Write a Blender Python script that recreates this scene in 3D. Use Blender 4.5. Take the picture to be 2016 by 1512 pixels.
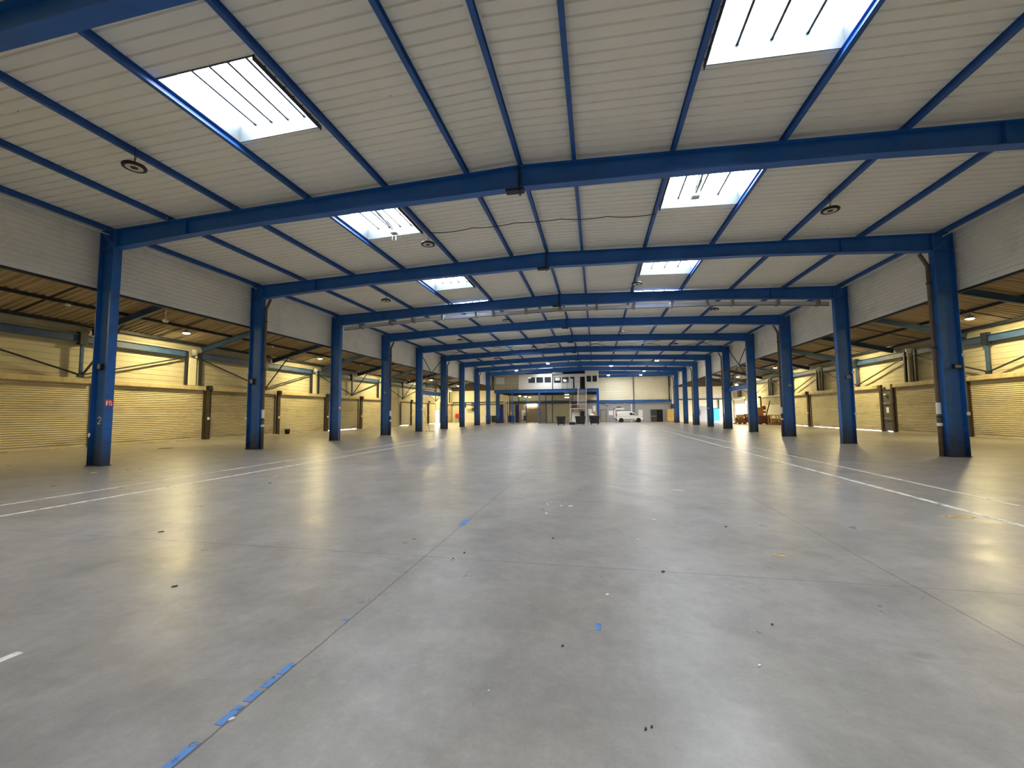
import bpy, math, random
from mathutils import Vector, Matrix
random.seed(7)
S = bpy.context.scene
COL = S.collection
for o in list(bpy.data.objects): bpy.data.objects.remove(o)

# ------------------------------------------------------------------ camera
CAM = Vector((-0.1509, -10.2078, 1.5236))
Fv = Vector((-0.19563702, 0.97819178, 0.06976383))
Rv = Vector((0.98044795, 0.19663125, -0.00761358))
Uv = Vector((0.02116529, -0.0669103, 0.99753448))
cd = bpy.data.cameras.new('camera'); cam = bpy.data.objects.new('camera', cd); COL.objects.link(cam)
M3 = Matrix((Rv, Uv, -Fv)).transposed().to_4x4(); M3.translation = CAM
cam.matrix_world = M3
cd.sensor_fit = 'HORIZONTAL'; cd.sensor_width = 36.0; cd.lens = 824.227 / 2016 * 36.0
cd.clip_start = 0.05; cd.clip_end = 400
S.camera = cam

# ------------------------------------------------------------------ view, world, daylight
S.view_settings.view_transform = 'Standard'; S.view_settings.look = 'None'
S.view_settings.exposure = 1.72; S.view_settings.gamma = 1.0
S.view_settings.use_curve_mapping = False
cy = S.cycles
cy.max_bounces = 8; cy.diffuse_bounces = 6; cy.glossy_bounces = 3; cy.transmission_bounces = 4
cy.transparent_max_bounces = 8; cy.caustics_reflective = False; cy.caustics_refractive = False
cy.sample_clamp_indirect = 6.0; cy.use_denoising = True
cy.use_light_tree = True

SKY = 11.0
w = bpy.data.worlds.new('overcast_sky'); S.world = w; w.use_nodes = True
bg = w.node_tree.nodes['Background']
bg.inputs[0].default_value = (0.965, 0.975, 1.0, 1); bg.inputs[1].default_value = SKY

CX = -1.983                      # ridge line
XL, XR, DC = -15.03, 11.065, 0.57  # inner faces of the two column rows, column depth
PITCH = 6.0
YN, YF = -18.0, 60.3             # near and far end of the hall
def btop(x): return 7.91 - 0.034 * abs(x - CX)
def deckz(x): return btop(x) + 0.15

SKYL = []                        # (x0,x1,y0,y1)
for k in range(-2, 10):
    b = 6.0 * k
    for side in (0, 1):
        if side == 0 and k >= 9: continue
        x0, x1 = ((-8.12, -6.0), (1.93, 4.24))[side]
        if k == -1: y0 = b + 1.78; y1 = b + 3.68
        elif k == 2: y0, y1 = b + 0.3, b + 2.2
        elif k == 0: y0, y1 = b + 1.35, b + 3.25
        elif k == 3: y0, y1 = b + 1.55, b + 3.45
        elif k == 1: y0, y1 = b + 1.9, b + 3.75
        elif k == 8 and side == 0: y0, y1 = b + 0.35, b + 1.9  # unseen roof light, added to brighten the cabin fronts
        elif k == 4: y0, y1 = b + 2.3, b + 4.2
        else: y0, y1 = b + 1.6, b + 3.5
        SKYL.append((x0, x1, y0, y1))
def portal(name, loc, rot, sx, sy):
    l = bpy.data.lights.new(name, 'AREA'); l.shape = 'RECTANGLE'; l.size = sx; l.size_y = sy
    l.cycles.is_portal = True
    o = bpy.data.objects.new(name, l); COL.objects.link(o); o.location = loc; o.rotation_euler = rot
    return o
for (x0, x1, y0, y1) in SKYL:
    portal('sky_portal', ((x0+x1)/2, (y0+y1)/2, deckz((x0+x1)/2) + 0.34), (0, 0, 0), x1-x0-0.1, y1-y0-0.1)
portal('sky_portal', (20.75, 56.9, 1.45), (0, math.radians(90), 0), 2.9, 4.6)
portal('sky_portal', (-25.05, 53.0, 1.05), (0, math.radians(-90), 0), 2.0, 1.5)

# ------------------------------------------------------------------ materials
def mat(name, col, rough=0.6, metal=0.0, var=0.0, vscale=3.0, bump=0.0, bscale=20.0, spec=0.5,
        stain_shade=None, stain_shade_amt=0.0, stain_shade_scale=1.2, stretch=(1, 1, 1), emit=None, estr=0.0, grime=None):
    m = bpy.data.materials.new(name); m.use_nodes = True
    nt = m.node_tree; N = nt.nodes; L = nt.links
    b = N['Principled BSDF']
    b.inputs['Roughness'].default_value = rough; b.inputs['Metallic'].default_value = metal
    b.inputs['Specular IOR Level'].default_value = spec
    c = (*col, 1)
    b.inputs['Base Color'].default_value = c
    tc = N.new('ShaderNodeTexCoord'); mp = N.new('ShaderNodeMapping'); mp.inputs['Scale'].default_value = stretch
    L.new(tc.outputs['Object'], mp.inputs['Vector'])
    cur = None
    def mixc(fac_socket, a, bcol, amt):
        mx = N.new('ShaderNodeMix'); mx.data_type = 'RGBA'
        if a is None: mx.inputs[6].default_value = c
        else: L.new(a, mx.inputs[6])
        mx.inputs[7].default_value = (*bcol, 1)
        mm = N.new('ShaderNodeMath'); mm.operation = 'MULTIPLY'; mm.inputs[1].default_value = amt; mm.use_clamp = True
        L.new(fac_socket, mm.inputs[0]); L.new(mm.outputs[0], mx.inputs[0])
        return mx.outputs[2]
    def noise(scale, detail=5, rgh=0.6, lo=0.4, hi=0.65):
        n = N.new('ShaderNodeTexNoise'); n.inputs['Scale'].default_value = scale
        n.inputs['Detail'].default_value = detail; n.inputs['Roughness'].default_value = rgh
        L.new(mp.outputs[0], n.inputs['Vector'])
        r = N.new('ShaderNodeMapRange'); r.inputs[1].default_value = lo; r.inputs[2].default_value = hi
        L.new(n.outputs[0], r.inputs[0]); return r.outputs[0], n.outputs[0]
    if var:
        f, _ = noise(vscale)
        cur = mixc(f, cur, tuple(x * (1 - var) for x in col), 1.0)
    if stain_shade:
        f, _ = noise(stain_shade_scale, 8, 0.7, 0.5, 0.72)
        cur = mixc(f, cur, stain_shade, stain_shade_amt)
    if grime:   # worn dark band towards the foot: (z0, z1, colour, amount)
        z0, z1, gc, ga = grime
        sp = N.new('ShaderNodeSeparateXYZ'); L.new(tc.outputs['Object'], sp.inputs[0])
        n = N.new('ShaderNodeTexNoise'); n.inputs['Scale'].default_value = 5; n.inputs['Detail'].default_value = 6
        L.new(mp.outputs[0], n.inputs['Vector'])
        ad = N.new('ShaderNodeMath'); ad.operation = 'MULTIPLY_ADD'; ad.inputs[1].default_value = -1.1
        L.new(n.outputs[0], ad.inputs[0]); L.new(sp.outputs[2], ad.inputs[2])
        r = N.new('ShaderNodeMapRange'); r.inputs[1].default_value = z1 - .55; r.inputs[2].default_value = z0 - .55
        L.new(ad.outputs[0], r.inputs[0])
        cur = mixc(r.outputs[0], cur, gc, ga)
    if cur is not None: L.new(cur, b.inputs['Base Color'])
    if bump:
        n = N.new('ShaderNodeTexNoise'); n.inputs['Scale'].default_value = bscale; n.inputs['Detail'].default_value = 4
        L.new(mp.outputs[0], n.inputs['Vector'])
        bp = N.new('ShaderNodeBump'); bp.inputs['Strength'].default_value = bump; bp.inputs['Distance'].default_value = 0.02
        L.new(n.outputs[0], bp.inputs['Height']); L.new(bp.outputs[0], b.inputs['Normal'])
    if emit:
        b.inputs['Emission Color'].default_value = (*emit, 1); b.inputs['Emission Strength'].default_value = estr
    return m
def s2l(r, g, b):
    f = lambda v: (v/255/12.92 if v/255 <= 0.04045 else ((v/255+0.055)/1.055)**2.4)
    return (f(r), f(g), f(b))

BLUE = (.016, .132, .47)
M = {}
M['blue'] = mat('blue_steel_paint', BLUE, 0.42, var=.15, vscale=1.5, stain_shade=(.02, .06, .16), stain_shade_amt=.3, stain_shade_scale=.8)
M['colblue'] = mat('column_paint', BLUE, 0.45, var=.18, vscale=2.0, stain_shade=(.02, .06, .14), stain_shade_amt=.5, stain_shade_scale=1.6,
                   grime=(0.25, 1.2, (.012, .014, .018), .82))
M['purlin'] = mat('purlin_paint', (.018, .105, .38), 0.45, var=.2, vscale=2)
M['aisleblue'] = mat('aisle_steel_paint', s2l(56, 86, 130), 0.5, var=.3, vscale=1.5, stain_shade=(.03, .03, .03), stain_shade_amt=.4)
M['darksteel'] = mat('dark_steel', s2l(34, 42, 56), 0.55, var=.3)
M['deck'] = deck_m = mat('roof_deck', s2l(248, 245, 234), 0.55, var=.03, vscale=.5, stain_shade=s2l(205, 199, 184), stain_shade_amt=.15, stain_shade_scale=.7)
def dots(m, scale, rad):
    nt = m.node_tree; N = nt.nodes; L = nt.links; b = N['Principled BSDF']
    tc = N.new('ShaderNodeTexCoord'); v = N.new('ShaderNodeTexVoronoi'); v.inputs['Scale'].default_value = scale
    L.new(tc.outputs['Object'], v.inputs['Vector'])
    r_ = N.new('ShaderNodeMapRange'); r_.inputs[1].default_value = rad*scale; r_.inputs[2].default_value = rad*scale*1.6
    L.new(v.outputs['Distance'], r_.inputs[0])
    mx = N.new('ShaderNodeMix'); mx.data_type = 'RGBA'; mx.inputs[6].default_value = (.05, .045, .04, 1)
    src = b.inputs['Base Color'].links[0].from_socket; L.new(r_.outputs[0], mx.inputs[0]); L.new(src, mx.inputs[7]); L.new(mx.outputs[2], b.inputs['Base Color'])
dots(deck_m, 1.6, .012)
M['panel'] = mat('eave_panel', s2l(238, 236, 228), 0.5, var=.06, vscale=.4, stain_shade=s2l(150, 145, 130), stain_shade_amt=.2, stain_shade_scale=.8)
M['clad'] = mat('wall_cladding', s2l(198, 191, 166), 0.6, var=.08, vscale=.5, stain_shade=s2l(140, 125, 90), stain_shade_amt=.35, stain_shade_scale=.6)
M['cladfar'] = mat('gable_cladding', s2l(226, 220, 196), 0.6, var=.05, vscale=.5, stain_shade=s2l(170, 160, 130), stain_shade_amt=.2, stain_shade_scale=.5)
M['shutter'] = mat('shutter_slats', s2l(214, 203, 172), 0.45, var=.1, vscale=.8, stain_shade=s2l(110, 95, 65), stain_shade_amt=.45, stain_shade_scale=.9, stretch=(1, .5, 2))
M['shutterdull'] = mat('shutter_slats_dull', s2l(186, 175, 146), 0.5, var=.15, vscale=.8, stain_shade=s2l(95, 80, 55), stain_shade_amt=.55, stain_shade_scale=.9, stretch=(1, .5, 2))
M['header'] = mat('shutter_housing', s2l(205, 190, 150), 0.5, var=.2, stain_shade=s2l(90, 70, 45), stain_shade_amt=.6)
M['rust'] = mat('rusty_guide', s2l(74, 62, 48), 0.7, var=.4, stain_shade=(.01, .01, .01), stain_shade_amt=.8)
M['fibro'] = mat('fibre_cement', s2l(172, 156, 134), 0.85, var=.25, vscale=1.2, stain_shade=s2l(88, 70, 50), stain_shade_amt=.75, stain_shade_scale=1.2, stretch=(.12, 6, .12))  # dark streaks along the corrugation paint in the shading of the ribs
M['galv'] = mat('galvanised', s2l(175, 182, 188), 0.4, metal=.35, var=.12, vscale=14)
M['curb'] = mat('roof_light_curb', s2l(74, 82, 87), 0.6, var=.15, vscale=14)
M['white'] = mat('white_paint', s2l(232, 232, 228), 0.5, var=.05)
M['cabin'] = mat('cabin_panel', s2l(228, 224, 214), 0.5, var=.05)
M['grey'] = mat('grey_paint', s2l(150, 150, 150), 0.6, var=.08, stain_shade=s2l(110, 105, 100), stain_shade_amt=.3)
M['greywall'] = mat('grey_wall', s2l(158, 158, 160), 0.7, var=.06, vscale=.6)
M['taupe'] = mat('taupe_panel', s2l(160, 146, 128), 0.7, var=.1, vscale=.5)
M['doorgrey'] = mat('dark_door_grey', s2l(98, 96, 92), 0.6, var=.15)
M['darkglass'] = mat('dark_window_glass', s2l(52, 58, 60), 0.08, var=.2, vscale=1.0, spec=.6)
M['black'] = mat('black_void', (.004, .004, .005), 0.8)
M['blackpl'] = mat('black_plastic', s2l(34, 36, 40), 0.45, var=.2)
M['rubber'] = mat('tyre_rubber', s2l(22, 22, 24), 0.8)
M['brownpipe'] = mat('brown_pipe', s2l(104, 92, 82), 0.55, var=.2, grime=(.3, 1.2, s2l(52, 34, 30), .9))
M['orange'] = mat('orange_paint', s2l(140, 84, 52), 0.6, var=.15)
M['red'] = mat('red_paint', s2l(205, 36, 30), 0.45)
M['darkred'] = mat('dark_red_machine', s2l(80, 36, 32), 0.55, var=.3, vscale=6)
M['wood'] = mat('pallet_wood', s2l(176, 140, 92), 0.75, var=.3, vscale=6, stretch=(1, 6, 1))
M['wooddark'] = mat('weathered_wood', s2l(120, 96, 66), 0.8, var=.35, vscale=6)
M['yellowcab'] = mat('beech_cabinet', s2l(214, 178, 104), 0.55, var=.1)
M['card'] = mat('cardboard', s2l(196, 166, 108), 0.8, var=.1)
M['bluedoor'] = mat('bright_blue_door', s2l(20, 140, 215), 0.5)
M['bluebin'] = mat('lilac_blue_plastic', s2l(120, 130, 200), 0.5)
M['navy'] = mat('navy_paint', s2l(26, 48, 120), 0.45, var=.2)
M['carwhite'] = mat('van_white_paint', s2l(238, 238, 236), 0.2, spec=.6)
M['carglass'] = mat('van_glass', s2l(40, 46, 52), 0.06, spec=.7)
M['hub'] = mat('wheel_metal', s2l(190, 192, 194), 0.35, metal=.6)
M['signwhite'] = mat('sign_white', s2l(240, 240, 240), 0.5)
M['signred'] = mat('sign_red', s2l(206, 34, 40), 0.45)
M['debris'] = mat('pale_debris', s2l(226, 222, 214), 0.8)
M['debrisdark'] = mat('dark_debris', s2l(70, 66, 60), 0.8)
M['lampblack'] = mat('lamp_black', s2l(18, 18, 18), 0.5)
M['lampoff'] = mat('lamp_lens_off', s2l(205, 202, 194), 0.35)
M['lampwarm'] = mat('lamp_lens_warm', (.8, .8, .7), 0.4, emit=(1.0, .81, .37), estr=500)
M['lampwhite'] = mat('lamp_lens_white', (.9, .9, .85), 0.4, emit=(1.0, .90, .70), estr=115)
M['tube'] = mat('tube_light', (.9, .9, .85), 0.4, emit=(1.0, .90, .62), estr=26)
M['brownwall'] = mat('brown_gable_sheet', s2l(88, 70, 52), 0.85, var=.2)
M['stairmetal'] = mat('pale_stair_paint', s2l(205, 200, 190), 0.5, var=.08)
M['ground'] = mat('outside_ground', s2l(190, 186, 178), 0.9, var=.1)

# ---- pane of the roof lights: clear enough to let the sky through
def pane_mat():
    m = bpy.data.materials.new('polycarbonate_pane'); m.use_nodes = True; nt = m.node_tree; N = nt.nodes; L = nt.links
    N.remove(N['Principled BSDF']); t = N.new('ShaderNodeBsdfTransparent'); t.inputs[0].default_value = (.9, .93, .95, 1)
    g = N.new('ShaderNodeBsdfGlossy'); g.inputs[0].default_value = (1, 1, 1, 1); g.inputs[1].default_value = .15
    mx = N.new('ShaderNodeMixShader'); mx.inputs[0].default_value = .05
    L.new(t.outputs[0], mx.inputs[1]); L.new(g.outputs[0], mx.inputs[2]); L.new(mx.outputs[0], N['Material Output'].inputs[0])
    return m
M['pane'] = pane_mat()

# ---- polished concrete with sawn joints
def floor_mat():
    m = bpy.data.materials.new('polished_concrete'); m.use_nodes = True; nt = m.node_tree; N = nt.nodes; L = nt.links
    b = N['Principled BSDF']; tc = N.new('ShaderNodeTexCoord')
    def noise(scale, det, r, lo, hi, a, bb, st=(1, 1, 1)):
        mp = N.new('ShaderNodeMapping'); mp.inputs['Scale'].default_value = st; L.new(tc.outputs['Object'], mp.inputs[0])
        n = N.new('ShaderNodeTexNoise'); n.inputs['Scale'].default_value = scale; n.inputs['Detail'].default_value = det
        n.inputs['Roughness'].default_value = r; L.new(mp.outputs[0], n.inputs['Vector'])
        mr = N.new('ShaderNodeMapRange'); mr.inputs[1].default_value = lo; mr.inputs[2].default_value = hi
        mr.inputs[3].default_value = a; mr.inputs[4].default_value = bb; L.new(n.outputs[0], mr.inputs[0]); return mr.outputs[0]
    def mul(a, c):
        mm = N.new('ShaderNodeMath'); mm.operation = 'MULTIPLY'; L.new(a, mm.inputs[0])
        if isinstance(c, float): mm.inputs[1].default_value = c
        else: L.new(c, mm.inputs[1])
        return mm.outputs[0]
    v = noise(.35, 7, .65, .35, .65, .84, 1.07)
    v = mul(v, noise(1.6, 9, .75, .32, .68, .76, 1.12))
    v = mul(v, noise(7, 6, .75, .3, .7, .89, 1.08))
    v = mul(v, noise(45, 3, .7, .3, .7, .95, 1.04))
    v = mul(v, noise(2.1, 9, .75, .50, .80, 1.0, .80))       # dark scuffs
    v = mul(v, noise(2.3, 8, .75, .62, .72, 1.0, 1.16, (1.3, .8, 1)))   # pale worn spots
    v = mul(v, noise(24, 2, .5, .73, .80, 1.0, .74))         # specks
    sp = N.new('ShaderNodeSeparateXYZ'); L.new(tc.outputs['Object'], sp.inputs[0])
    jn = noise(6, 3, .6, .3, .7, -.004, .004)
    def joint(axis, pos, half, dark):
        s = N.new('ShaderNodeMath'); s.operation = 'SUBTRACT'; L.new(sp.outputs[axis], s.inputs[0]); s.inputs[1].default_value = pos
        s2 = N.new('ShaderNodeMath'); s2.operation = 'ADD'; L.new(s.outputs[0], s2.inputs[0]); L.new(jn, s2.inputs[1])
        a = N.new('ShaderNodeMath'); a.operation = 'ABSOLUTE'; L.new(s2.outputs[0], a.inputs[0])
        mr = N.new('ShaderNodeMapRange'); mr.inputs[1].default_value = half; mr.inputs[2].default_value = half * 1.8
        mr.inputs[3].default_value = dark; mr.inputs[4].default_value = 1.0; L.new(a.outputs[0], mr.inputs[0]); return mr.outputs[0]
    for px in (CX, CX + 4.5, CX - 9.0, CX + 9.0): v = mul(v, joint(0, px, .0045, .42))
    v = mul(v, joint(1, -5.88, .004, .5))
    v = mul(v, joint(1, 12.2, .006, .6))
    for (sx, sy, rx, ry, dk) in ((1.81, -7.04, .10, .05, .78), (6.5, 5.9, .5, .8, .7), (4.9, 3.5, .3, .25, .75), (-1.1, -8.3, .2, .1, .9), (-0.35, -6.9, .5, .5, .93)):
        d = N.new('ShaderNodeVectorMath'); d.operation = 'SUBTRACT'; L.new(tc.outputs['Object'], d.inputs[0]); d.inputs[1].default_value = (sx, sy, 0)
        d2 = N.new('ShaderNodeVectorMath'); d2.operation = 'DIVIDE'; L.new(d.outputs[0], d2.inputs[0]); d2.inputs[1].default_value = (rx, ry, 1)
        ln = N.new('ShaderNodeVectorMath'); ln.operation = 'LENGTH'; L.new(d2.outputs[0], ln.inputs[0])
        mr = N.new('ShaderNodeMapRange'); mr.inputs[1].default_value = .4; mr.inputs[2].default_value = 1.1
        mr.inputs[3].default_value = dk; mr.inputs[4].default_value = 1; L.new(ln.outputs['Value'], mr.inputs[0]); v = mul(v, mr.outputs[0])
    hue = noise(.5, 4, .6, .35, .65, 0, 1)
    mx = N.new('ShaderNodeMix'); mx.data_type = 'RGBA'; L.new(hue, mx.inputs[0])
    mx.inputs[6].default_value = (.322, .303, .296, 1); mx.inputs[7].default_value = (.332, .311, .286, 1)
    vm = N.new('ShaderNodeVectorMath'); vm.operation = 'SCALE'; L.new(mx.outputs[2], vm.inputs[0]); L.new(v, vm.inputs[3])
    L.new(vm.outputs[0], b.inputs['Base Color'])
    L.new(noise(1.2, 7, .7, .3, .7, .26, .42), b.inputs['Roughness'])
    b.inputs['Specular IOR Level'].default_value = .5
    bp = N.new('ShaderNodeBump'); bp.inputs['Strength'].default_value = .12; bp.inputs['Distance'].default_value = .01
    n = N.new('ShaderNodeTexNoise'); n.inputs['Scale'].default_value = 9; n.inputs['Detail'].default_value = 5; L.new(tc.outputs['Object'], n.inputs['Vector'])
    L.new(n.outputs[0], bp.inputs['Height']); L.new(bp.outputs[0], b.inputs['Normal'])
    return m
M['floor'] = floor_mat()
def paint_mat(name, col, lo, hi, sc=4.0, st=(1, 1, 1)):   # worn paint on concrete: noise opens holes to what lies beneath
    m = bpy.data.materials.new(name); m.use_nodes = True; nt = m.node_tree; N = nt.nodes; L = nt.links
    b = N['Principled BSDF']; b.inputs['Base Color'].default_value = (*col, 1); b.inputs['Roughness'].default_value = .55
    tc = N.new('ShaderNodeTexCoord'); mp = N.new('ShaderNodeMapping'); mp.inputs['Scale'].default_value = st
    L.new(tc.outputs['Object'], mp.inputs[0]); n = N.new('ShaderNodeTexNoise'); n.inputs['Scale'].default_value = sc; n.inputs['Detail'].default_value = 8
    n.inputs['Roughness'].default_value = .7
    L.new(mp.outputs[0], n.inputs['Vector']); r = N.new('ShaderNodeMapRange'); r.inputs[1].default_value = lo; r.inputs[2].default_value = hi
    L.new(n.outputs[0], r.inputs[0]); L.new(r.outputs[0], b.inputs['Alpha'])
    return m
M['lineworn'] = paint_mat('worn_white_line', s2l(220, 218, 212), .30, .50, 5)
M['linefaint'] = paint_mat('faint_white_line', s2l(220, 218, 212), .28, .50, 5)
M['blueworn'] = paint_mat('worn_blue_line', s2l(84, 132, 196), .40, .46, 9)
M['yellowworn'] = paint_mat('worn_yellow_mark', s2l(206, 176, 112), .38, .55, 12)

# ------------------------------------------------------------------ mesh helpers
class MB:
    def __init__(s): s.v = []; s.f = []
    def add(s, vs, fs):
        n = len(s.v); s.v += [tuple(x) for x in vs]; s.f += [tuple(i + n for i in f) for f in fs]; return s
    def box(s, x0, x1, y0, y1, z0, z1):
        return s.add([(x0,y0,z0),(x1,y0,z0),(x1,y1,z0),(x0,y1,z0),(x0,y0,z1),(x1,y0,z1),(x1,y1,z1),(x0,y1,z1)],
                     [(3,2,1,0),(4,5,6,7),(0,1,5,4),(1,2,6,5),(2,3,7,6),(3,0,4,7)])
    def bbox(s, x0, x1, y0, y1, z0, z1, b):   # box with all twelve edges chamfered
        cx, cy_, cz = (x0+x1)/2, (y0+y1)/2, (z0+z1)/2; hx, hy, hz = (x1-x0)/2, (y1-y0)/2, (z1-z0)/2
        vs = []; ix = {}
        for sx in (-1,1):
            for sy in (-1,1):
                for sz in (-1,1):
                    for a in range(3):
                        h = [hx-b, hy-b, hz-b]; h[a] += b
                        ix[(sx,sy,sz,a)] = len(vs); vs.append((cx+sx*h[0], cy_+sy*h[1], cz+sz*h[2]))
        fs = []
        def q(l, n):
            a, b2, c = (Vector(vs[i]) for i in l[:3]); nn = (b2-a).cross(c-a)
            fs.append(tuple(l) if nn.dot(Vector(n)) > 0 else tuple(reversed(l)))
        for a in range(3):
            o = [i for i in range(3) if i != a]
            for sg in (-1,1):
                l = []
                for (p, r) in ((-1,-1),(1,-1),(1,1),(-1,1)):
                    t = [0,0,0]; t[a] = sg; t[o[0]] = p; t[o[1]] = r; l.append(ix[(*t, a)])
                n = [0,0,0]; n[a] = sg; q(l, n)
        for a in range(3):
            o = [i for i in range(3) if i != a]
            for p in (-1,1):
                for r in (-1,1):
                    t0 = [0,0,0]; t0[a] = -1; t0[o[0]] = p; t0[o[1]] = r; t1 = list(t0); t1[a] = 1
                    n = [0,0,0]; n[o[0]] = p; n[o[1]] = r
                    q([ix[(*t0,o[0])], ix[(*t1,o[0])], ix[(*t1,o[1])], ix[(*t0,o[1])]], n)
        for sx in (-1,1):
            for sy in (-1,1):
                for sz in (-1,1): q([ix[(sx,sy,sz,0)], ix[(sx,sy,sz,1)], ix[(sx,sy,sz,2)]], (sx,sy,sz))
        return s.add(vs, fs)
    def sweep(s, p0, p1, prof, up=(0,0,1), closed=True, caps=True):   # 2-D profile (side, up) from p0 to p1
        p0 = Vector(p0); p1 = Vector(p1); d = (p1-p0).normalized(); u = Vector(up); r = d.cross(u)
        if r.length < 1e-5: r = d.cross(Vector((0,1,0)))
        r.normalize(); u = r.cross(d).normalized(); n = len(prof); vs = []
        for p in (p0, p1): vs += [p + r*a + u*b for a, b in prof]
        fs = [(i, (i+1) % n, n + (i+1) % n, n + i) for i in range(n if closed else n-1)]
        if closed and caps: fs += [tuple(range(n-1, -1, -1)), tuple(range(n, 2*n))]
        return s.add(vs, fs)
    def bar(s, p0, p1, w, h=None, up=(0,0,1)):
        h = h or w; a, b = w/2, h/2
        return s.sweep(p0, p1, [(-a,-b),(a,-b),(a,b),(-a,b)], up)
    def rod(s, p0, p1, r, n=8, up=(0,0,1)):
        return s.sweep(p0, p1, [(r*math.cos(2*math.pi*i/n), r*math.sin(2*math.pi*i/n)) for i in range(n)], up)
    def ibar(s, p0, p1, depth, width, tw=.012, tf=.016, up=(0,0,1)):
        a, b, t, f = width/2, depth/2, tw/2, tf
        return s.sweep(p0, p1, [(-a,-b),(a,-b),(a,-b+f),(t,-b+f),(t,b-f),(a,b-f),(a,b),(-a,b),(-a,b-f),(-t,b-f),(-t,-b+f),(-a,-b+f)], up)
    def lathe(s, c, prof, n=24, axis='z'):
        vs = []; m = len(prof)
        for i in range(n):
            a = 2*math.pi*i/n
            for r, z in prof:
                q = (r*math.cos(a), r*math.sin(a), z)
                if axis == 'y': q = (q[0], q[2], q[1])
                if axis == 'x': q = (q[2], q[0], q[1])
                vs.append((c[0]+q[0], c[1]+q[1], c[2]+q[2]))
        fs = [(i*m+j, ((i+1) % n)*m+j, ((i+1) % n)*m+j+1, i*m+j+1) for i in range(n) for j in range(m-1)]
        return s.add(vs, fs)
    def poly(s, pts, y0, y1):      # x-z polygon extruded along y
        n = len(pts); vs = [(x, y0, z) for x, z in pts] + [(x, y1, z) for x, z in pts]
        fs = [(i, (i+1) % n, n+(i+1) % n, n+i) for i in range(n)] + [tuple(range(n-1,-1,-1)), tuple(range(n, 2*n))]
        return s.add(vs, fs)
    def disc(s, c, rx, ry, n=10, h=.004, jag=0.0):
        vs = []
        for z in (c[2], c[2]+h):
            random.seed(int(abs(c[0]*1000)+abs(c[1]*777)) )
            for i in range(n):
                a = 2*math.pi*i/n; k = 1 + random.uniform(-jag, jag); vs.append((c[0]+rx*k*math.cos(a), c[1]+ry*k*math.sin(a), z))
        fs = [(i, (i+1) % n, n+(i+1) % n, n+i) for i in range(n)] + [tuple(range(n-1,-1,-1)), tuple(range(n, 2*n))]
        return s.add(vs, fs)
    def build(s, name, m, parent=None, smooth=False):
        me = bpy.data.meshes.new(name); me.from_pydata(s.v, [], s.f); me.validate()
        import bmesh
        bm = bmesh.new(); bm.from_mesh(me); bmesh.ops.recalc_face_normals(bm, faces=bm.faces); bm.to_mesh(me); bm.free()
        me.materials.append(m)
        if smooth:
            for p in me.polygons: p.use_smooth = True
        o = bpy.data.objects.new(name, me); COL.objects.link(o)
        if parent: o.parent = parent
        return o
def tag(o, label, cat, group=None):
    o['label'] = label; o['category'] = cat
    if group: o['group'] = group
    return o
def struct(name, mb, m):
    o = mb.build(name, m); o['kind'] = 'structure'; return o
def thing(name, label, cat, loc=(0,0,0), rz=0.0, group=None):
    o = bpy.data.objects.new(name, None); COL.objects.link(o); o.location = loc; o.rotation_euler = (0,0,rz)
    o.empty_display_size = .1
    return tag(o, label, cat, group)
def copy_thing(o, loc=None, rz=None, label=None, group=None):
    c = o.copy(); COL.objects.link(c)
    if loc is not None: c.location = loc
    if rz is not None: c.rotation_euler = (0,0,rz)
    if label: c['label'] = label
    if group: c['group'] = group
    for ch in list(o.children):
        d = ch.copy(); COL.objects.link(d); d.parent = c
        for g in list(ch.children):
            e = g.copy(); COL.objects.link(e); e.parent = d
    return c
ORD = ['first', 'second', 'third', 'fourth', 'fifth', 'sixth', 'seventh', 'eighth', 'ninth', 'tenth', 'eleventh', 'twelfth']

# ------------------------------------------------------------------ floor and outside
struct('floor', MB().box(-25.3, 21.0, YN, YF + .3, -.2, 0), M['floor'])
struct('ground', MB().box(-60, -25.32, -30, 90, -.3, -.06).box(21.02, 60, -30, 90, -.3, -.06), M['ground'])

# ------------------------------------------------------------------ roof deck (flat pans with narrow ribs, along x)
def deck_strip(mb, xa, xb, y0, y1):
    pitch = .25; prof = []
    n = int(math.floor(y0 / pitch)); y = n * pitch
    pts = []
    while y < y1 + pitch:
        pts += [(y + .02, 0), (y + .032, .04), (y + .058, .04), (y + .07, 0)]
        y += pitch
    P = [(y0, 0)] + [p for p in pts if y0 + .001 < p[0] < y1 - .001] + [(y1, 0)]
    vs = []
    for x in (xa, xb): vs += [(x, p[0], deckz(x) + p[1]) for p in P]
    m = len(P); mb.add(vs, [(i, i+1, m+i+1, m+i) for i in range(m-1)])
def holes(xa): return sorted((s[2], s[3]) for s in SKYL if abs(s[0] - xa) < .01)
mb = MB()
for (xa, xb, hol) in ((-15.75, -8.12, None), (-8.12, -6.0, -8.12), (-6.0, CX, None), (CX, 1.93, None), (1.93, 4.24, 1.93), (4.24, 11.8, None)):
    if hol is None: deck_strip(mb, xa, xb, YN, YF)
    else:
        y = YN
        for (a, b) in holes(hol): deck_strip(mb, xa, xb, y, a); y = b
        deck_strip(mb, xa, xb, y, YF)
mb.add([(CX-.12, YN, deckz(CX)-.005), (CX+.12, YN, deckz(CX)-.005), (CX+.12, YF, deckz(CX)-.005), (CX-.12, YF, deckz(CX)-.005)], [(0,1,2,3)])
struct('ceiling', mb, M['deck'])
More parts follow.
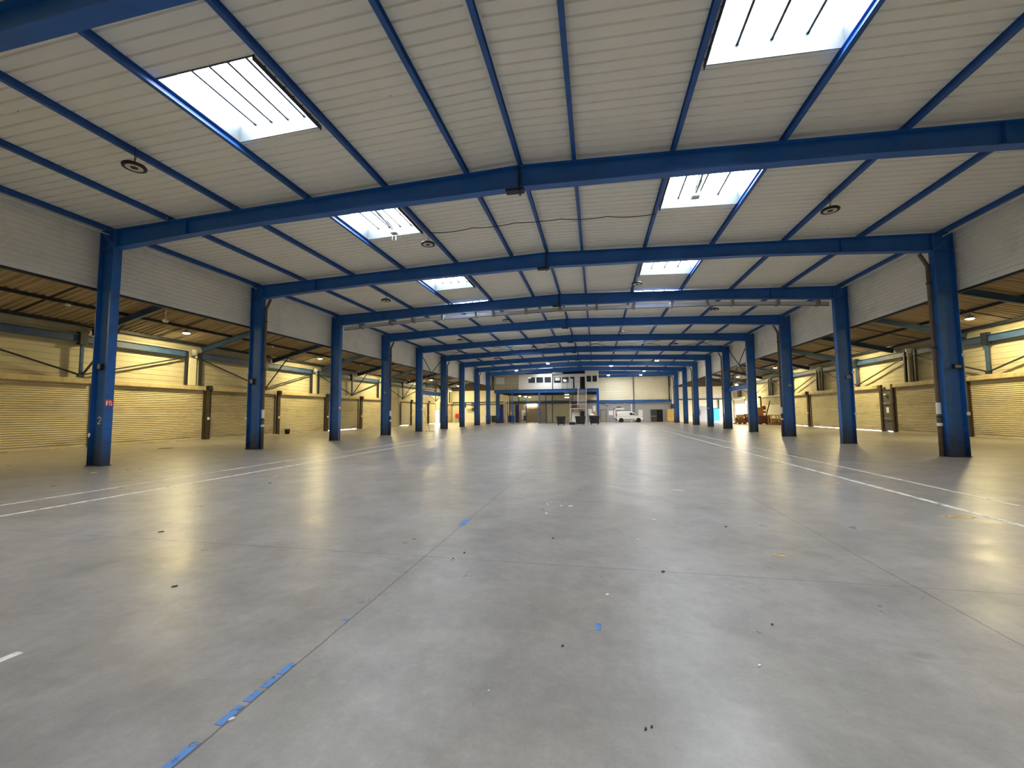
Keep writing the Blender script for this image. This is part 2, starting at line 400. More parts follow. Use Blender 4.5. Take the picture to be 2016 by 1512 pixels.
# opaque weather skin above the deck so that daylight comes only through the roof lights
mb = MB()
for (xa, xb, hol) in ((-15.9, -8.12, None), (-8.12, -6.0, -8.12), (-6.0, CX, None), (CX, 1.93, None), (1.93, 4.24, 1.93), (4.24, 12.0, None)):
    segs = [(YN - .2, YF + .3)] if hol is None else []
    if hol is not None:
        y = YN - .2
        for (a, b) in holes(hol): segs.append((y, a)); y = b
        segs.append((y, YF + .3))
    for (a, b) in segs:
        z0, z1 = deckz(xa) + .08, deckz(xb) + .08
        mb.add([(xa,a,z0),(xb,a,z1),(xb,b,z1),(xa,b,z0)], [(0,1,2,3)])
struct('ceiling_skin', mb, M['grey'])

# ------------------------------------------------------------------ roof lights
def make_skylight(i, x0, x1, y0, y1, bars, tall=.34, cross=False):
    r = bpy.data.objects.new('window_%d' % i, None); COL.objects.link(r); r['kind'] = 'structure'
    xm, ym = (x0+x1)/2, (y0+y1)/2; zz = deckz(xm); r.location = (xm, ym, zz)
    t = .02; hx, hy = (x1-x0)/2, (y1-y0)/2; za, zb = deckz(x0) - zz - .02, deckz(x1) - zz - .02; top = tall
    cb = MB()
    for (ax, bx) in ((-hx, -hx+t), (hx-t, hx)): cb.box(ax, bx, -hy, hy, min(za, zb), top)
    for (ay, by) in ((-hy, -hy+t), (hy-t, hy)): cb.poly([(-hx, za), (hx, zb), (hx, top), (-hx, top)], ay, by)
    
    cb.build('curb', M['curb'], r)
    MB().box(-hx, hx, -hy, hy, top - .012, top - .006).build('pane', M['pane'], r)
    for j in range(1, bars + 1):
        x = -hx + 2*hx*j/(bars+1)
        MB().box(x-.024, x+.024, -hy, hy, top-.045, top-.013).build('glazing_bar', M['darksteel'], r)
    if cross:
        MB().box(-hx, hx, -.02, .02, top-.05, top-.014).build('cross_bar', M['grey'], r)
    return r
for i, (x0, x1, y0, y1) in enumerate(SKYL):
    if y0 < -6: nb = 3
    nb = 4 if x0 < 0 else 3
    r = make_skylight(i+1, x0, x1, y0, y1, nb, .34)
# opening gear hanging in two of the roof lights
def opener(label, x, y0, y1, z, side):
    t = thing('smoke_vent_opener', label, 'vent opener', (x, (y0+y1)/2, z))
    L_ = (y1-y0)/2
    MB().bar((0, -L_, .2), (0, L_-.15, .02), .05, .06).build('strut', M['grey'], t)
    MB().bar((-.1*side, -L_, .22), (-.02*side, L_-.2, .06), .03, .03).bar((.1*side, -L_, .22), (.02*side, L_-.2, .06), .03, .03).build('arm', M['galv'], t)
    MB().bbox(-.12, .12, L_-.35, L_-.12, -.08, .08, .02).rod((.05, L_-.2, -.08), (.05, L_-.2, -.3), .012).rod((-.06, L_-.2, -.08), (-.1, L_-.18, -.28), .01).build('motor', M['hub'], t)
opener('folding opener with motor hanging in the left roof light beyond the nearest beam', -6.95, 1.4, 3.2, 7.9, 1)
opener('grey strut opener crossing the right roof light beyond the nearest beam', 2.9, 1.4, 3.0, 8.0, -1)

# ------------------------------------------------------------------ eave walls, side roofs, outer walls
def ribbed_wall_x(mb, x, y0, y1, z0, z1, pitch, face, d=.018, g=.03):
    # horizontal ribs; face=+1 looks towards +x
    z = z0; P = [(0, z0)]
    while z + pitch < z1:
        P += [(0, z + pitch - g), (-d*face, z + pitch - g*.7), (-d*face, z + pitch - g*.3), (0, z + pitch)]
        z += pitch
    P += [(0, z1)]
    vs = [(x+a, y0, b) for a, b in P] + [(x+a, y1, b) for a, b in P]; m = len(P)
    mb.add(vs, [(i, i+1, m+i+1, m+i) for i in range(m-1)])
def ribbed_wall_y(mb, y, x0, x1, z0, z1, pitch, d=.02, g=.04):
    z = z0; P = [(0, z0)]
    while z + pitch < z1:
        P += [(0, z+pitch-g), (d, z+pitch-g*.7), (d, z+pitch-g*.3), (0, z+pitch)]
        z += pitch
    P += [(0, z1)]
    vs = [(x0, y+a, b) for a, b in P] + [(x1, y+a, b) for a, b in P]; m = len(P)
    mb.add(vs, [(i, i+1, m+i+1, m+i) for i in range(m-1)])
XEL, XER = -15.68, 11.72
for nm, x, face, zb in (('wall_left_eave', XEL, 1, 5.62), ('wall_right_eave', XER, -1, 5.50)):
    mb = MB(); ribbed_wall_x(mb, x, YN, YF, zb, deckz(x) + .05, .155, face, .023, .03)
    mb.box(x-.05*(face > 0) , x+.05*(face < 0), YN, YF, zb - .02, zb)
    bx = x - .06*face
    mb.box(min(x-.03*face, bx), max(x-.03*face, bx), YN, YF, zb, 7.65)
    struct(nm, mb, M['panel'])
for nm, x in (('trim_1', XEL), ('trim_2', XER)):
    mb = MB(); zb = 5.62 if x < 0 else 5.50
    mb.bar((x - .08*(1 if x < 0 else -1), YN, zb-.05), (x-.08*(1 if x < 0 else -1), YF, zb-.05), .1, .09)
    struct(nm, mb, M['darksteel'])
XOL, XOR = -25.05, 20.75
def rz(x):        # underside of the corrugated side roofs
    return 6.05 + .262*(x + 25.0) if x < CX else 6.05 + .262*(20.7 - x)
for nm, xa, xb in (('ceiling_left', -25.25, -15.76), ('ceiling_right', 11.8, 20.95)):
    mb = MB(); P = []; n = int((YF - YN) / .28 * 10)
    for i in range(n+1):
        y = YN + (YF-YN)*i/n; P.append((y, .045*math.tanh(2.5*math.cos(2*math.pi*y/.28))))
    vs = [(xa, p[0], rz(xa)+p[1]) for p in P] + [(xb, p[0], rz(xb)+p[1]) for p in P]; m = len(P)
    mb.add(vs, [(i, i+1, m+i+1, m+i) for i in range(m-1)])
    o = struct(nm, mb, M['fibro'])
for nm, xa, xb in (('ceiling_left_skin', -25.4, -15.7), ('ceiling_right_skin', 11.7, 21.1)):
    mb = MB(); mb.add([(xa, YN-.2, rz(xa)+.05), (xb, YN-.2, rz(xb)+.05), (xb, YF+.2, rz(xb)+.05), (xa, YF+.2, rz(xa)+.05)], [(0,1,2,3)])
    struct(nm, mb, M['grey'])
mb = MB(); mb.box(-15.78, -15.7, YN, YF, 7.5, 8.9); mb.box(11.74, 11.82, YN, YF, 7.4, 8.9); struct('wall_eave_upstand', mb, M['grey'])

# outer long walls: cladding above the shutters, openings below
OPEN_L = [(52.2, 53.9, 2.05)]
OPEN_R = [(54.6, 59.3, 2.95)]
LS = [(-11.6, -5.6), (-5.3, .3), (.5, 6.2), (6.45, 12.35), (12.75, 18.45), (18.9, 24.6), (25.1, 30.2), (30.95, 36.6), (43.35, 48.9), (54.4, 59.8)]
RS = [(-11.6, -5.8), (-5.5, .2), (.5, 6.2), (6.4, 12.2), (12.5, 18.1), (18.4, 24.15), (25.7, 30.5), (30.8, 36.05), (36.7, 41.7)]
for nm, x, face, OP in (('wall_left', XOL, 1, OPEN_L), ('wall_right', XOR, -1, OPEN_R)):
    mb = MB(); ribbed_wall_x(mb, x, YN, YF, 3.3, rz(x)+.1, .30, face, .02, .035)
    y = YN; o_ = .06*face
    gaps = [(a, b, h) for a, b, h in OP]
    lo = LS if x < 0 else RS
    gap = {('L', 6): .05, ('L', 7): .0, ('R', 6): .04, ('R', 7): .04, ('R', 8): .04}
    allg = sorted([(a, b, h) for a, b, h in OP] + [(a, b, gap.get(('L' if x < 0 else 'R', i), 0)) for i, (a, b) in enumerate(lo) if gap.get(('L' if x < 0 else 'R', i), 0) > 0] + ([(40.3, 42.8, .07), (49.4, 51.9, .05)] if x < 0 else [(24.5, 25.4, .05)]))
    for a, b, h in allg:
        mb.box(min(x, x-o_), max(x, x-o_), y, a, -.1, 3.3); mb.box(min(x, x-o_), max(x, x-o_), a, b, h, 3.3); y = b
    mb.box(min(x, x-o_), max(x, x-o_), y, YF, -.1, 3.3)
    mb.box(min(x-o_, x-2*o_), max(x-o_, x-2*o_), YN, YF, 3.3, 6.3)
    struct(nm, mb, M['clad'])

# end walls
mb = MB(); ribbed_wall_y(mb, YF, -15.7, 11.75, 3.55, 8.1, .42, .02, .03)
mb.box(-25.3, 21.0, YF+.05, YF+.12, -.1, 9.0)
ribbed_wall_y(mb, YF, -25.1, -15.7, 3.55, 5.5, .42, .02, .03); ribbed_wall_y(mb, YF, 11.75, 20.8, 3.55, 5.5, .42, .02, .03)
ribbed_wall_y(mb, YF, -25.1, -15.7, 0, 3.5, .42, .02, .03); ribbed_wall_y(mb, YF, 11.75, 20.8, 0, 3.5, .42, .02, .03)
struct('wall_far', mb, M['cladfar'])
mb = MB(); mb.box(-25.1, -15.72, YF-.06, YF-.005, 5.5, 8.6); mb.box(11.78, 20.8, YF-.06, YF-.005, 5.5, 8.6)
struct('wall_far_gable', mb, M['brownwall'])
mb = MB(); mb.box(.35, 11.75, YF-.05, YF-.005, 0, 3.12); struct('wall_far_lower', mb, M['greywall'])
mb = MB(); mb.box(-15.5, .3, YF-.05, YF-.005, 0, 3.1); struct('wall_far_curtain', mb, M['taupe'])
mb = MB(); mb.box(-25.3, 21.0, YN-.1, YN, -.1, 9.0); struct('wall_near', mb, M['cladfar'])

# ------------------------------------------------------------------ portal frames
def make_column(side):
    # local x: 0 at the inner face, +x towards the outside; mirrored by rotation for the left row
    t = bpy.data.objects.new('steel_column', None); COL.objects.link(t); t.empty_display_size = .1
    s = MB(); w_ = .25
    s.box(0, .018, 0, w_, .01, 6.86 + .5); s.box(DC-.018, DC, 0, w_, .01, 7.42); s.box(.018, DC-.018, w_/2-.006, w_/2+.006, .01, 7.40)
    s.build('shaft', M['colblue'], t)
    MB().box(-.03, DC+.03, -.03, w_+.03, 0, .018).build('base_plate', M['darksteel'], t)
    k = MB(); k.box(.018, DC-.018, .005, w_/2-.006, 6.86, 6.875); k.box(.018, DC-.018, w_/2+.006, w_-.005, 6.86, 6.875)
    k.bar((.03, .06, 6.89), (DC-.03, .06, 7.38), .1, .014, (0, 1, 0)); k.box(0, DC, 0, w_, 7.40, 7.418)
    k.build('knee_stiffener', M['blue'], t)
    return t
def mirror_children(t):
    pass
colR = make_column(1)
# the left-row column is the same piece mirrored in x
colL = bpy.data.objects.new('steel_column', None); COL.objects.link(colL); colL.empty_display_size = .1
for ch in list(colR.children):
    me = ch.data.copy()
    for v in me.vertices: v.co.x = -v.co.x
    me.flip_normals()
    d = bpy.data.objects.new(ch.name.split('.')[0], me); COL.objects.link(d); d.parent = colL
def col_label(side, k):
    row = 'left' if side < 0 else 'right'
    ex = {(-1, 1): 'worn blue steel column with red extinguisher sign and a white painted 2, nearest in the left row',
          (-1, 2): 'blue steel column with a brown downpipe, second from the camera in the left row',
          (-1, 3): 'blue steel column carrying a small red sign, third from the camera in the left row',
          (1, 2): 'large blue steel column with black scuffed foot and brown downpipe, nearest in the right row'}
    if (side, k) in ex: return ex[(side, k)]
    n = ORD[k-1] if side < 0 else ORD[k-2]
    return 'blue steel column standing %s from the camera in the %s row' % (n, row)
first = {-1: colL, 1: colR}; used = {-1: False, 1: False}
for side in (-1, 1):
    for k in range(1 if side < 0 else 2, 11):
        src = first[side]; x = XL if side < 0 else XR
        if not used[side]:
            src.location = (x, 6*(k-1), 0); used[side] = True; o = src
            tag(o, col_label(side, k), 'column', 'blue columns of the %s row' % ('left' if side < 0 else 'right'))
        else:
            o = copy_thing(src, (x, 6*(k-1), 0), label=col_label(side, k))
# columns of frames standing beside and behind the camera still carry the roof
for x, y, lab in ((XR, 0, None),):
    copy_thing(colR, (x, y, 0), label='blue steel column just outside the right edge of the photo carrying the nearest long beam')
copy_thing(colR, (XR, -6, 0), label='blue steel column beside the camera on the right, outside the photo')
copy_thing(colL, (XL, -6, 0), label='blue steel column beside the camera on the left, outside the photo')

def uz(d):       # underside of the rafter against distance from the ridge
    pts = [(0, 7.325), (5.0, 7.225), (7.8, 7.165), (10.4, 7.03), (13.05, 6.86)]
    for (a, za), (b, zb) in zip(pts, pts[1:]):
        if d <= b: return za + (zb-za)*(d-a)/(b-a)
    return pts[-1][1]
def make_beam():
    t = bpy.data.objects.new('roof_beam', None); COL.objects.link(t); t.empty_display_size = .1
    D = [0, 2.5, 5.0, 7.8, 9.0, 10.4, 11.7, 13.03]
    for sg in (-1, 1):
        web = [(sg*d, uz(d)+.01) for d in D] + [(sg*d, btop(CX+d)-.01) for d in reversed(D)]
        b = MB(); b.poly(web, .119, .131)
        for a, c in zip(D, D[1:]):
            b.sweep((sg*a, .125, uz(a)), (sg*c, .125, uz(c)), [(-.125, 0), (.125, 0), (.125, .018), (-.125, .018)])
        b.sweep((0, .125, btop(CX)-.018), (sg*13.6, .125, btop(CX+13.6)-.018), [(-.125, 0), (.125, 0), (.125, .018), (-.125, .018)])
        b.build('rafter', M['blue'], t)
        MB().box(sg*10.35-.006, sg*10.35+.006, .01, .24, uz(10.35)+.02, btop(CX+10.35)-.02).build('stiffener', M['blue'], t)
    MB().box(-.02, .02, -.01, .26, 7.22, 7.90).build('ridge_plate', M['darksteel'], t)
    MB().box(-.35, .12, .02, .23, 7.255, 7.31).build('ridge_haunch', M['darksteel'], t)
    for sg in (-1, 1):
        MB().box(sg*13.03-.012, sg*13.03+.012, 0, .25, 6.86, 7.47).build('end_plate', M['blue'], t)
    return t
beam0 = make_beam()
BL = ['long blue roof beam cutting across the upper left corner of the photo',
      'widest blue roof beam spanning the photo from the nearest left column',
      'blue roof beam spanning between the second left column and the nearest right column',
      'blue roof beam with the pale curtain rail hung along its underside']
for k in range(0, 11):
    lab = BL[k] if k < 4 else 'blue roof beam, %s across the hall counting from the camera' % ORD[k]
    if k == 0:
        beam0.location = (CX, -6, 0); tag(beam0, lab, 'beam', 'blue roof beams across the hall')
    else: copy_thing(beam0, (CX, 6*(k-1), 0), label=lab)

# purlins
pur_off = [0.0, 1.42, 3.79, 6.2, 8.62, 11.02, 13.42]
pmesh = MB().ibar((0, 0, .075), (0, 5.98, .075), .15, .095, .01, .012).build('roof_purlin', M['purlin'])
first_p = True
for b in range(0, 11):
    for sg in (-1, 1):
        for i, d in enumerate(pur_off):
            if sg > 0 and i == 0: continue
            x = CX + sg*d + (.03 if i == 0 else 0)
            where = 'along the ridge' if i == 0 else '%s %s of the ridge' % (ORD[i-1], 'left' if sg < 0 else 'right')
            if i == 6: where = 'along the %s eave' % ('left' if sg < 0 else 'right')
            lab = 'blue roof purlin %s, %s bay from the camera' % (where, ORD[b])
            if first_p: o = pmesh; first_p = False
            else: o = pmesh.copy(); COL.objects.link(o)
            o.location = (x, 6*(b-1)+.01, btop(x)); tag(o, lab, 'purlin', 'blue purlins under the white roof deck')
for side, x in (('left', -15.42), ('right', 11.42)):
    o = MB().rod((x, -12, 7.36), (x, 60, 7.36), .02, 8).build('conduit_pipe', M['white'])
    tag(o, 'thin pale conduit running under the %s eave purlin' % side, 'conduit')

# roof bracing rods in the bay y 24-30
xs = [CX + d for d in (-13.0, -8.6, -3.8, 0, 3.8, 8.6, 13.0)]
br = thing('roof_bracing', 'zigzag of thin dark bracing rods under the deck halfway down the hall', 'bracing', (CX, 27, 7.6))
for i in range(6):
    a, c = xs[i], xs[i+1]; za, zc = uz(abs(a-CX)) + .3, uz(abs(c-CX)) + .3
    for (p, q) in (((a, 24.2, za), (c, 29.9, zc)), ((a, 29.9, za), (c, 24.2, zc))):
        MB().rod((p[0]-CX, p[1]-27, p[2]-7.6), (q[0]-CX, q[1]-27, q[2]-7.6), .018, 6).build('bracing_rod', M['darksteel'], br)
for side, x in (('left', -15.4), ('right', 11.43)):
    t = thing('column_bracing', 'crossed dark rods between two blue columns halfway down the %s row' % side, 'bracing', (x, 27.1, 0))
    for p, q in (((0, -2.9, 7.2), (0, 2.9, 3.55)), ((0.03, -2.9, 3.55), (0.03, 2.9, 7.2))):
        MB().bar(p, q, .05, .05).build('bracing_rod', M['darksteel'], t)
    MB().box(-.05, .05, -.14, .14, 5.25, 5.5).build('gusset_plate', M['blue'], t)
    o = MB().ibar((0, -2.85, 3.45), (0, 2.9, 3.45), .36, .18).build('tie_beam', M['blue']); o.location = (x, 27.1, 0)
    tag(o, 'short blue tie beam bolted between two columns halfway down the %s row' % side, 'beam')

# pale rolled curtain rail hung behind the fourth beam
t = thing('smoke_curtain_rail', 'long pale grey rolled curtain rail hung along the underside of a blue beam', 'curtain rail', (CX, 12.45, 0))
D = [13.0, 10.4, 7.8, 5.0, 0]
r_ = MB(); r2 = MB()
for sg in (-1, 1):
    for a, c in zip(D, D[1:]):
        za, zc = uz(a), uz(c)
        r_.sweep((sg*a, -.02, za-.16), (sg*c, -.02, zc-.16), [(-.07, -.10), (.07, -.10), (.07, .04), (.03, .05), (.03, .10), (-.07, .10)])
        r2.sweep((sg*a, -.10, za-.262), (sg*c, -.10, zc-.262), [(-.012, -.012), (.012, -.012), (.012, .012), (-.012, .012)])
r_.build('rolled_curtain', M['white'], t); r2.build('bottom_bar', M['darksteel'], t)
for X in (-13.85, -11.93, -10.52, -8.68, -6.68, -5.69, -3.83, -1.96, 0.0, 1.92, 3.79, 5.49, 6.69, 8.76, 10.51):
    z = uz(abs(X-CX)); MB().box(X-CX-.06, X-CX+.06, -.27, .08, z-.29, z-.002).build('bracket', M['grey'], t)

# ------------------------------------------------------------------ downpipes on every second column
for side in (-1, 1):
    for k in (2, 4, 6, 8, 10):
        if side < 0 and k == 10: continue
        y = 6*(k-1) + .2; xi = (XL + .085) if side < 0 else (XR - .085); s = side
        lab = 'brown downpipe running down the inner face of the %s column in the %s row' % (
            (ORD[k-1] if side < 0 else ('nearest' if k == 2 else ORD[k-2])), 'left' if side < 0 else 'right')
        t = thing('downpipe', lab, 'pipe', (xi, y, 0), 0, 'brown downpipes on the columns')
        MB().rod((0, 0, 1.25), (0, 0, 6.45), .058, 12, (0,1,0)).rod((0,0,6.4), (-.22*s, 0, 6.84), .058, 12, (0,1,0)).build('pipe', M['brownpipe'], t)
        MB().rod((0, 0, 0), (0, 0, 1.28), .07, 12, (0,1,0)).build('cast_foot', M['brownpipe'], t)
        for z in (1.3, 3.6, 5.8): MB().lathe((0,0,z), [(.058,-.02),(.08,-.02),(.08,.02),(.058,.02)], 12).build('clamp', M['darksteel'], t)
        if k in (2, 4):
            MB().lathe((0,0,1.58), [(.062,-.19),(.066,-.19),(.066,.19),(.062,.19)], 12).build('white_sticker', M['signwhite'], t)
            MB().lathe((0,0,1.05), [(.072,-.05),(.075,-.05),(.075,.05),(.072,.05)], 12).build('white_sticker', M['signwhite'], t)

# ------------------------------------------------------------------ small things on the near columns
def elbox(label, x, y, z, w_=.14, d=.09, h=.2, m='darksteel', facing=-1):
    t = thing('switch_box', label, 'switch box', (x, y, z))
    MB().bbox(-w_/2, w_/2, -d, 0, -h/2, h/2, .012).build('housing', M[m], t)
    MB().box(-w_/2+.03, w_/2-.03, -d-.006, -d, -h/2+.04, h/2-.05).build('cover', M['grey'], t)
elbox('dark switch box on the web of the nearest left column', XL-.36, .119, 3.08)
elbox('grey framed switch box on the second left column', XL-.42, 6.119, 3.06, .2, .1, .26)
elbox('small dark box on the third left column', XL-.5, 12.119, 3.16, .12, .08, .14)
elbox('dark socket box on the nearest right column', XR+.44, 6.119, 2.95, .22, .09, .16, 'blackpl')
elbox('pale grey box on the second right column', XR+.42, 12.119, 3.1, .18, .08, .16, 'grey')
elbox('small pale box on the third right column', XR+.4, 18.119, 3.1, .18, .08, .15, 'grey')
elbox('small pale box on the fourth left column', XL-.3, 18.119, 3.1, .14, .08, .14, 'grey')
def conduit(label, x, y, z0, z1):
    t = thing('conduit_pipe', label, 'conduit', (x, y, 0))
    MB().rod((0,0,z0), (0,0,z1), .012, 8, (0,1,0)).build('pipe', M['galv'], t)
    MB().bbox(-.04, .04, -.05, .01, z1-.04, z1+.08, .01).build('upper_fitting', M['white'], t)
    MB().bbox(-.04, .04, -.05, .01, z0-.08, z0+.04, .01).build('lower_fitting', M['white'], t)
conduit('thin vertical conduit with white fittings on the second left column', XL-.60, 6.02, 1.4, 3.45)
conduit('thin vertical conduit with white fittings on the nearest right column', XR+.59, 6.02, 1.42, 3.3)
conduit('thin vertical conduit with white fittings on the second right column', XR+.58, 12.02, 1.4, 3.3)
# fire signs (extinguisher pictogram beside a flame pictogram)
def fire_sign(label, x, y, z, s=.2):
    t = thing('fire_sign', label, 'sign', (x, y, z))
    MB().box(0, .004, -s/2, s/2, -s/2, s/2).build('plate', M['signred'], t)
    g = MB()
    def r(y0, y1, z0, z1): g.box(.004, .0055, y0*s, y1*s, z0*s, z1*s)
    r(-.38, -.20, -.38, .16); r(-.33, -.25, .16, .30); r(-.25, -.12, .22, .30); r(-.14, -.10, -.05, .26)   # bottle, neck, lever, hose
    r(.02, .40, -.38, -.30); r(.02, .10, -.38, .30); r(.10, .30, .22, .30); r(.10, .26, -.06, .04); r(.28, .40, -.30, -.06); r(.26, .38, .06, .18)
    g.build('pictogram', M['signwhite'], t)
fire_sign('square red fire extinguisher sign on the nearest left column', XL+.001, .12, 1.945, .215)
fire_sign('small red fire sign on the third left column', XL+.001, 12.13, 1.93, .2)
fire_sign('small red fire sign on the fifth left column', XL+.001, 24.13, 1.93, .2)
# painted 2 on the web of the nearest left column
g = MB(); q = [(-.06,.06),(-.03,.10),(.03,.10),(.06,.06),(.05,.01),(-.04,-.09),(-.06,-.11),(.05,-.10)]
for a, b in zip(q, q[1:]): g.bar((a[0], 0, a[1]), (b[0], 0, b[1]), .028, .004, (0,1,0))
o = g.build('painted_number', M['signwhite']); o.location = (XL-.33, .115, 1.4); tag(o, 'white hand painted number 2 low on the nearest left column', 'number')
o = MB().disc((0,0,0), .05, .07, 8, .003, .3).build('paint_mark', M['signwhite']); o.rotation_euler = (math.pi/2, 0, 0); o.location = (XL-.53, .0, .95)
tag(o, 'small white paint smear on the outer edge of the nearest left column', 'paint mark')
o = MB().box(0,.004,-.05,.05,-.07,.07).build('notice_card', M['signwhite']); o.location = (XR+.1, 36.0-.02, 1.9); o.rotation_euler = (0,0,-math.pi/2)
tag(o, 'small white notice card on the seventh right column', 'notice')

# ------------------------------------------------------------------ side aisles: rafters, purlins, rods
for side in (-1, 1):
    sname = 'left' if side < 0 else 'right'
    xo, xi = (-25.0, -15.8) if side < 0 else (20.7, 11.85)
    r0 = None
    for k in range(-1, 11):
        y = 6.0*k + .12; n = ORD[max(k, 0)]
        lab = 'sloping blue rafter under the brown %s aisle roof, %s' % (sname, 'beside the camera' if k < 0 else ('in line with the %s roof beam' % ORD[k+1] if k+1 < 12 else ''))
        if r0 is None:
            r0 = MB().ibar((xo, 0, rz(xo)-.32), (xi, 0, rz(xi)-.32), .30, .15).build('aisle_rafter', M['aisleblue']); o = r0
        else: o = r0.copy(); COL.objects.link(o)
        o.location = (0, y, 0); tag(o, lab, 'rafter', 'rafters of the %s aisle' % sname)
    p0 = None
    for i, xp in enumerate([-24.75, -22.8, -20.6, -18.4, -16.4] if side < 0 else [20.45, 18.52, 16.4, 14.3, 12.3]):
        for b in range(0, 11):
            lab = 'dark %s aisle purlin, %s from the outer wall, %s bay from the camera' % (sname, ORD[i], ORD[b])
            if p0 is None: p0 = MB().bar((0, 0, 0), (0, 5.98, 0), .09, .14).build('aisle_purlin', M['darksteel']); o = p0
            else: o = p0.copy(); COL.objects.link(o)
            o.location = (xp, 6*(b-1)+.13, rz(xp)-.1); tag(o, lab, 'purlin', 'dark purlins of the %s aisle' % sname)
    s0 = None
    for b in range(0, 11):
        lab = 'thin dark sag rod under the brown %s aisle roof, mid %s bay' % (sname, ORD[b])
        if s0 is None: s0 = MB().bar((xo, 0, rz(xo)-.05), (xi, 0, rz(xi)-.05), .04, .04).build('sag_rod', M['darksteel']); o = s0
        else: o = s0.copy(); COL.objects.link(o)
        o.location = (0, 6*(b-1)+3.1, 0); tag(o, lab, 'rod', 'sag rods of the %s aisle' % sname)

# underslung wall trusses, twin posts, pillars
def make_truss(side):
    t = bpy.data.objects.new('wall_truss', None); COL.objects.link(t); t.empty_display_size = .1
    h = 5.28
    MB().ibar((0, -h, 5.33), (0, h, 5.33), .36, .18, .012, .02).build('top_beam', M['aisleblue'], t)
    MB().bar((0, 0, 3.50), (0, 0, 5.15), .11, .11).build('king_post', M['aisleblue'], t)
    MB().box(-.12, .12, -.16, .16, 5.02, 5.66).build('post_head', M['darksteel'], t)
    for s in (-1, 1): MB().bar((0, s*(h-.1), 5.06), (0, s*.05, 3.56), .055, .07).build('tie_rod', M['darksteel'], t)
    MB().box(-.07, .07, -.12, .12, 3.44, 3.60).build('foot_node', M['darksteel'], t)
    if side < 0: MB().bar((0, .05, 3.52), (1.75, .75, 6.42), .07, .07).build('knee_brace', M['darksteel'], t)
    return t
def make_post(side):
    t = bpy.data.objects.new('pillar_head', None); COL.objects.link(t); t.empty_display_size = .1
    for s in (-1, 1): MB().bar((0, s*.47, 3.42), (0, s*.47, 5.5), .13, .13).build('post', M['darksteel'], t)
    if side < 0: MB().bbox(-.28, -.06, -.24, .26, 3.42, 5.12, .02).build('pillar', M['cladfar'], t)
    else: MB().rod((.12, 0, 3.42), (.12, 0, 5.15), .22, 20, (0,1,0)).build('pillar', M['brownpipe'], t)
    MB().lathe((0,0,5.45), [(.02,-.20),(.15,-.16),(.2,.0),(.2,.2),(.17,.2),(.17,.02)], 16).build('metal_head', M['galv'], t)  # pale metal bowl on top of the pillar
    MB().lathe((-.02,.18,5.22), [(.01,-.07),(.06,-.05),(.07,.03),(.04,.06),(.01,.07)], 10).build('small_fitting', M['white'], t)
    return t
for side in (-1, 1):
    sname = 'left' if side < 0 else 'right'; x = -24.78 if side < 0 else 20.5
    tr = make_truss(side); ys = [-5.8, 5.6, 17.2, 28.8, 40.4, 51.9] if side < 0 else [5.2, 16.7, 28.2, 39.6, 51.0]
    for i, y in enumerate(ys):
        lab = 'blue grey trussed beam with hanging post on the %s wall, %s from the camera' % (sname, ORD[i])
        if i == 0: tr.location = (x, y, 0); tag(tr, lab, 'truss', 'trussed beams on the %s wall' % sname)
        else: copy_thing(tr, (x, y, 0), label=lab)
    pt = make_post(side); ys = [-.1, 11.42, 23.0, 34.6, 46.2, 57.6] if side < 0 else [10.9, 22.3, 33.9, 45.3, 56.6]
    for i, y in enumerate(ys):
        lab = '%s pillar between twin dark posts on the %s wall, %s from the camera' % ('square beige' if side < 0 else 'round brown', sname, ORD[i])
        if i == 0: pt.location = (x, y, 0); tag(pt, lab, 'pillar', 'pillar heads on the %s wall' % sname)
        else: copy_thing(pt, (x, y, 0), label=lab)

# ------------------------------------------------------------------ roller shutters
def shutter(side, y0, y1, label, m='shutter', gap=.0, zt=3.12, slat=.101, housing=True, smooth_panel=False):
    sname = 'left' if side < 0 else 'right'; f = 1 if side < 0 else -1; x = -24.93 if side < 0 else 20.63
    t = thing('roller_shutter', label, 'shutter', (x, (y0+y1)/2, 0), 0, 'roller shutters on the %s wall' % sname)
    h = (y1-y0)/2; P = []
    if smooth_panel:
        P = [(0, gap+.02), (0, zt)]
    else:
        z = gap + .17
        P = [(.012, gap), (.012, gap+.15), (0, z)]
        while z + slat < zt:
            P += [(.006, z+slat*.08), (.028, z+slat*.30), (.034, z+slat*.50), (.026, z+slat*.74), (.004, z+slat*.92), (0, z+slat)]
            z += slat
        P += [(0, zt)]
    vs = [(f*a, -h+.05, b) for a, b in P] + [(f*a, h-.05, b) for a, b in P]; m_ = len(P)
    MB().add(vs, [(i, i+1, m_+i+1, m_+i) for i in range(m_-1)]).build('slat_curtain', M[m], t)
    if not smooth_panel:
        MB().box(min(0, f*.035), max(0, f*.035), -h+.05, h-.05, gap, gap+.06).build('bottom_bar', M['header'], t)
    if housing:
        MB().bbox(min(-.02*f, f*.20), max(-.02*f, f*.20), -h+.04, h-.04, 3.13, 3.40, .03).build('housing', M['header'], t)
    for s in (-1, 1):
        yy = s*(h-.03); MB().box(min(f*-.03, f*.06), max(f*-.03, f*.06), yy-.05, yy+.05, 0, 3.2).build('guide_rail', M['rust'], t)
    return t
SL = ['dull roller shutter beside the camera, outside the left edge', 'roller shutter just outside the left edge of the photo',
      'big beige roller shutter at the left edge of the photo, beyond the nearest left column',
      'brightly lit yellowish roller shutter right of the nearest left column',
      'roller shutter with a dirty header directly behind the second left column',
      'roller shutter with the black bucket standing in front of it',
      'dull roller shutter just right of the third left column with daylight under it',
      'small lit roller shutter behind the fourth left column',
      'distant roller shutter seen between the fifth and sixth left columns', 'farthest roller shutter of the left wall']
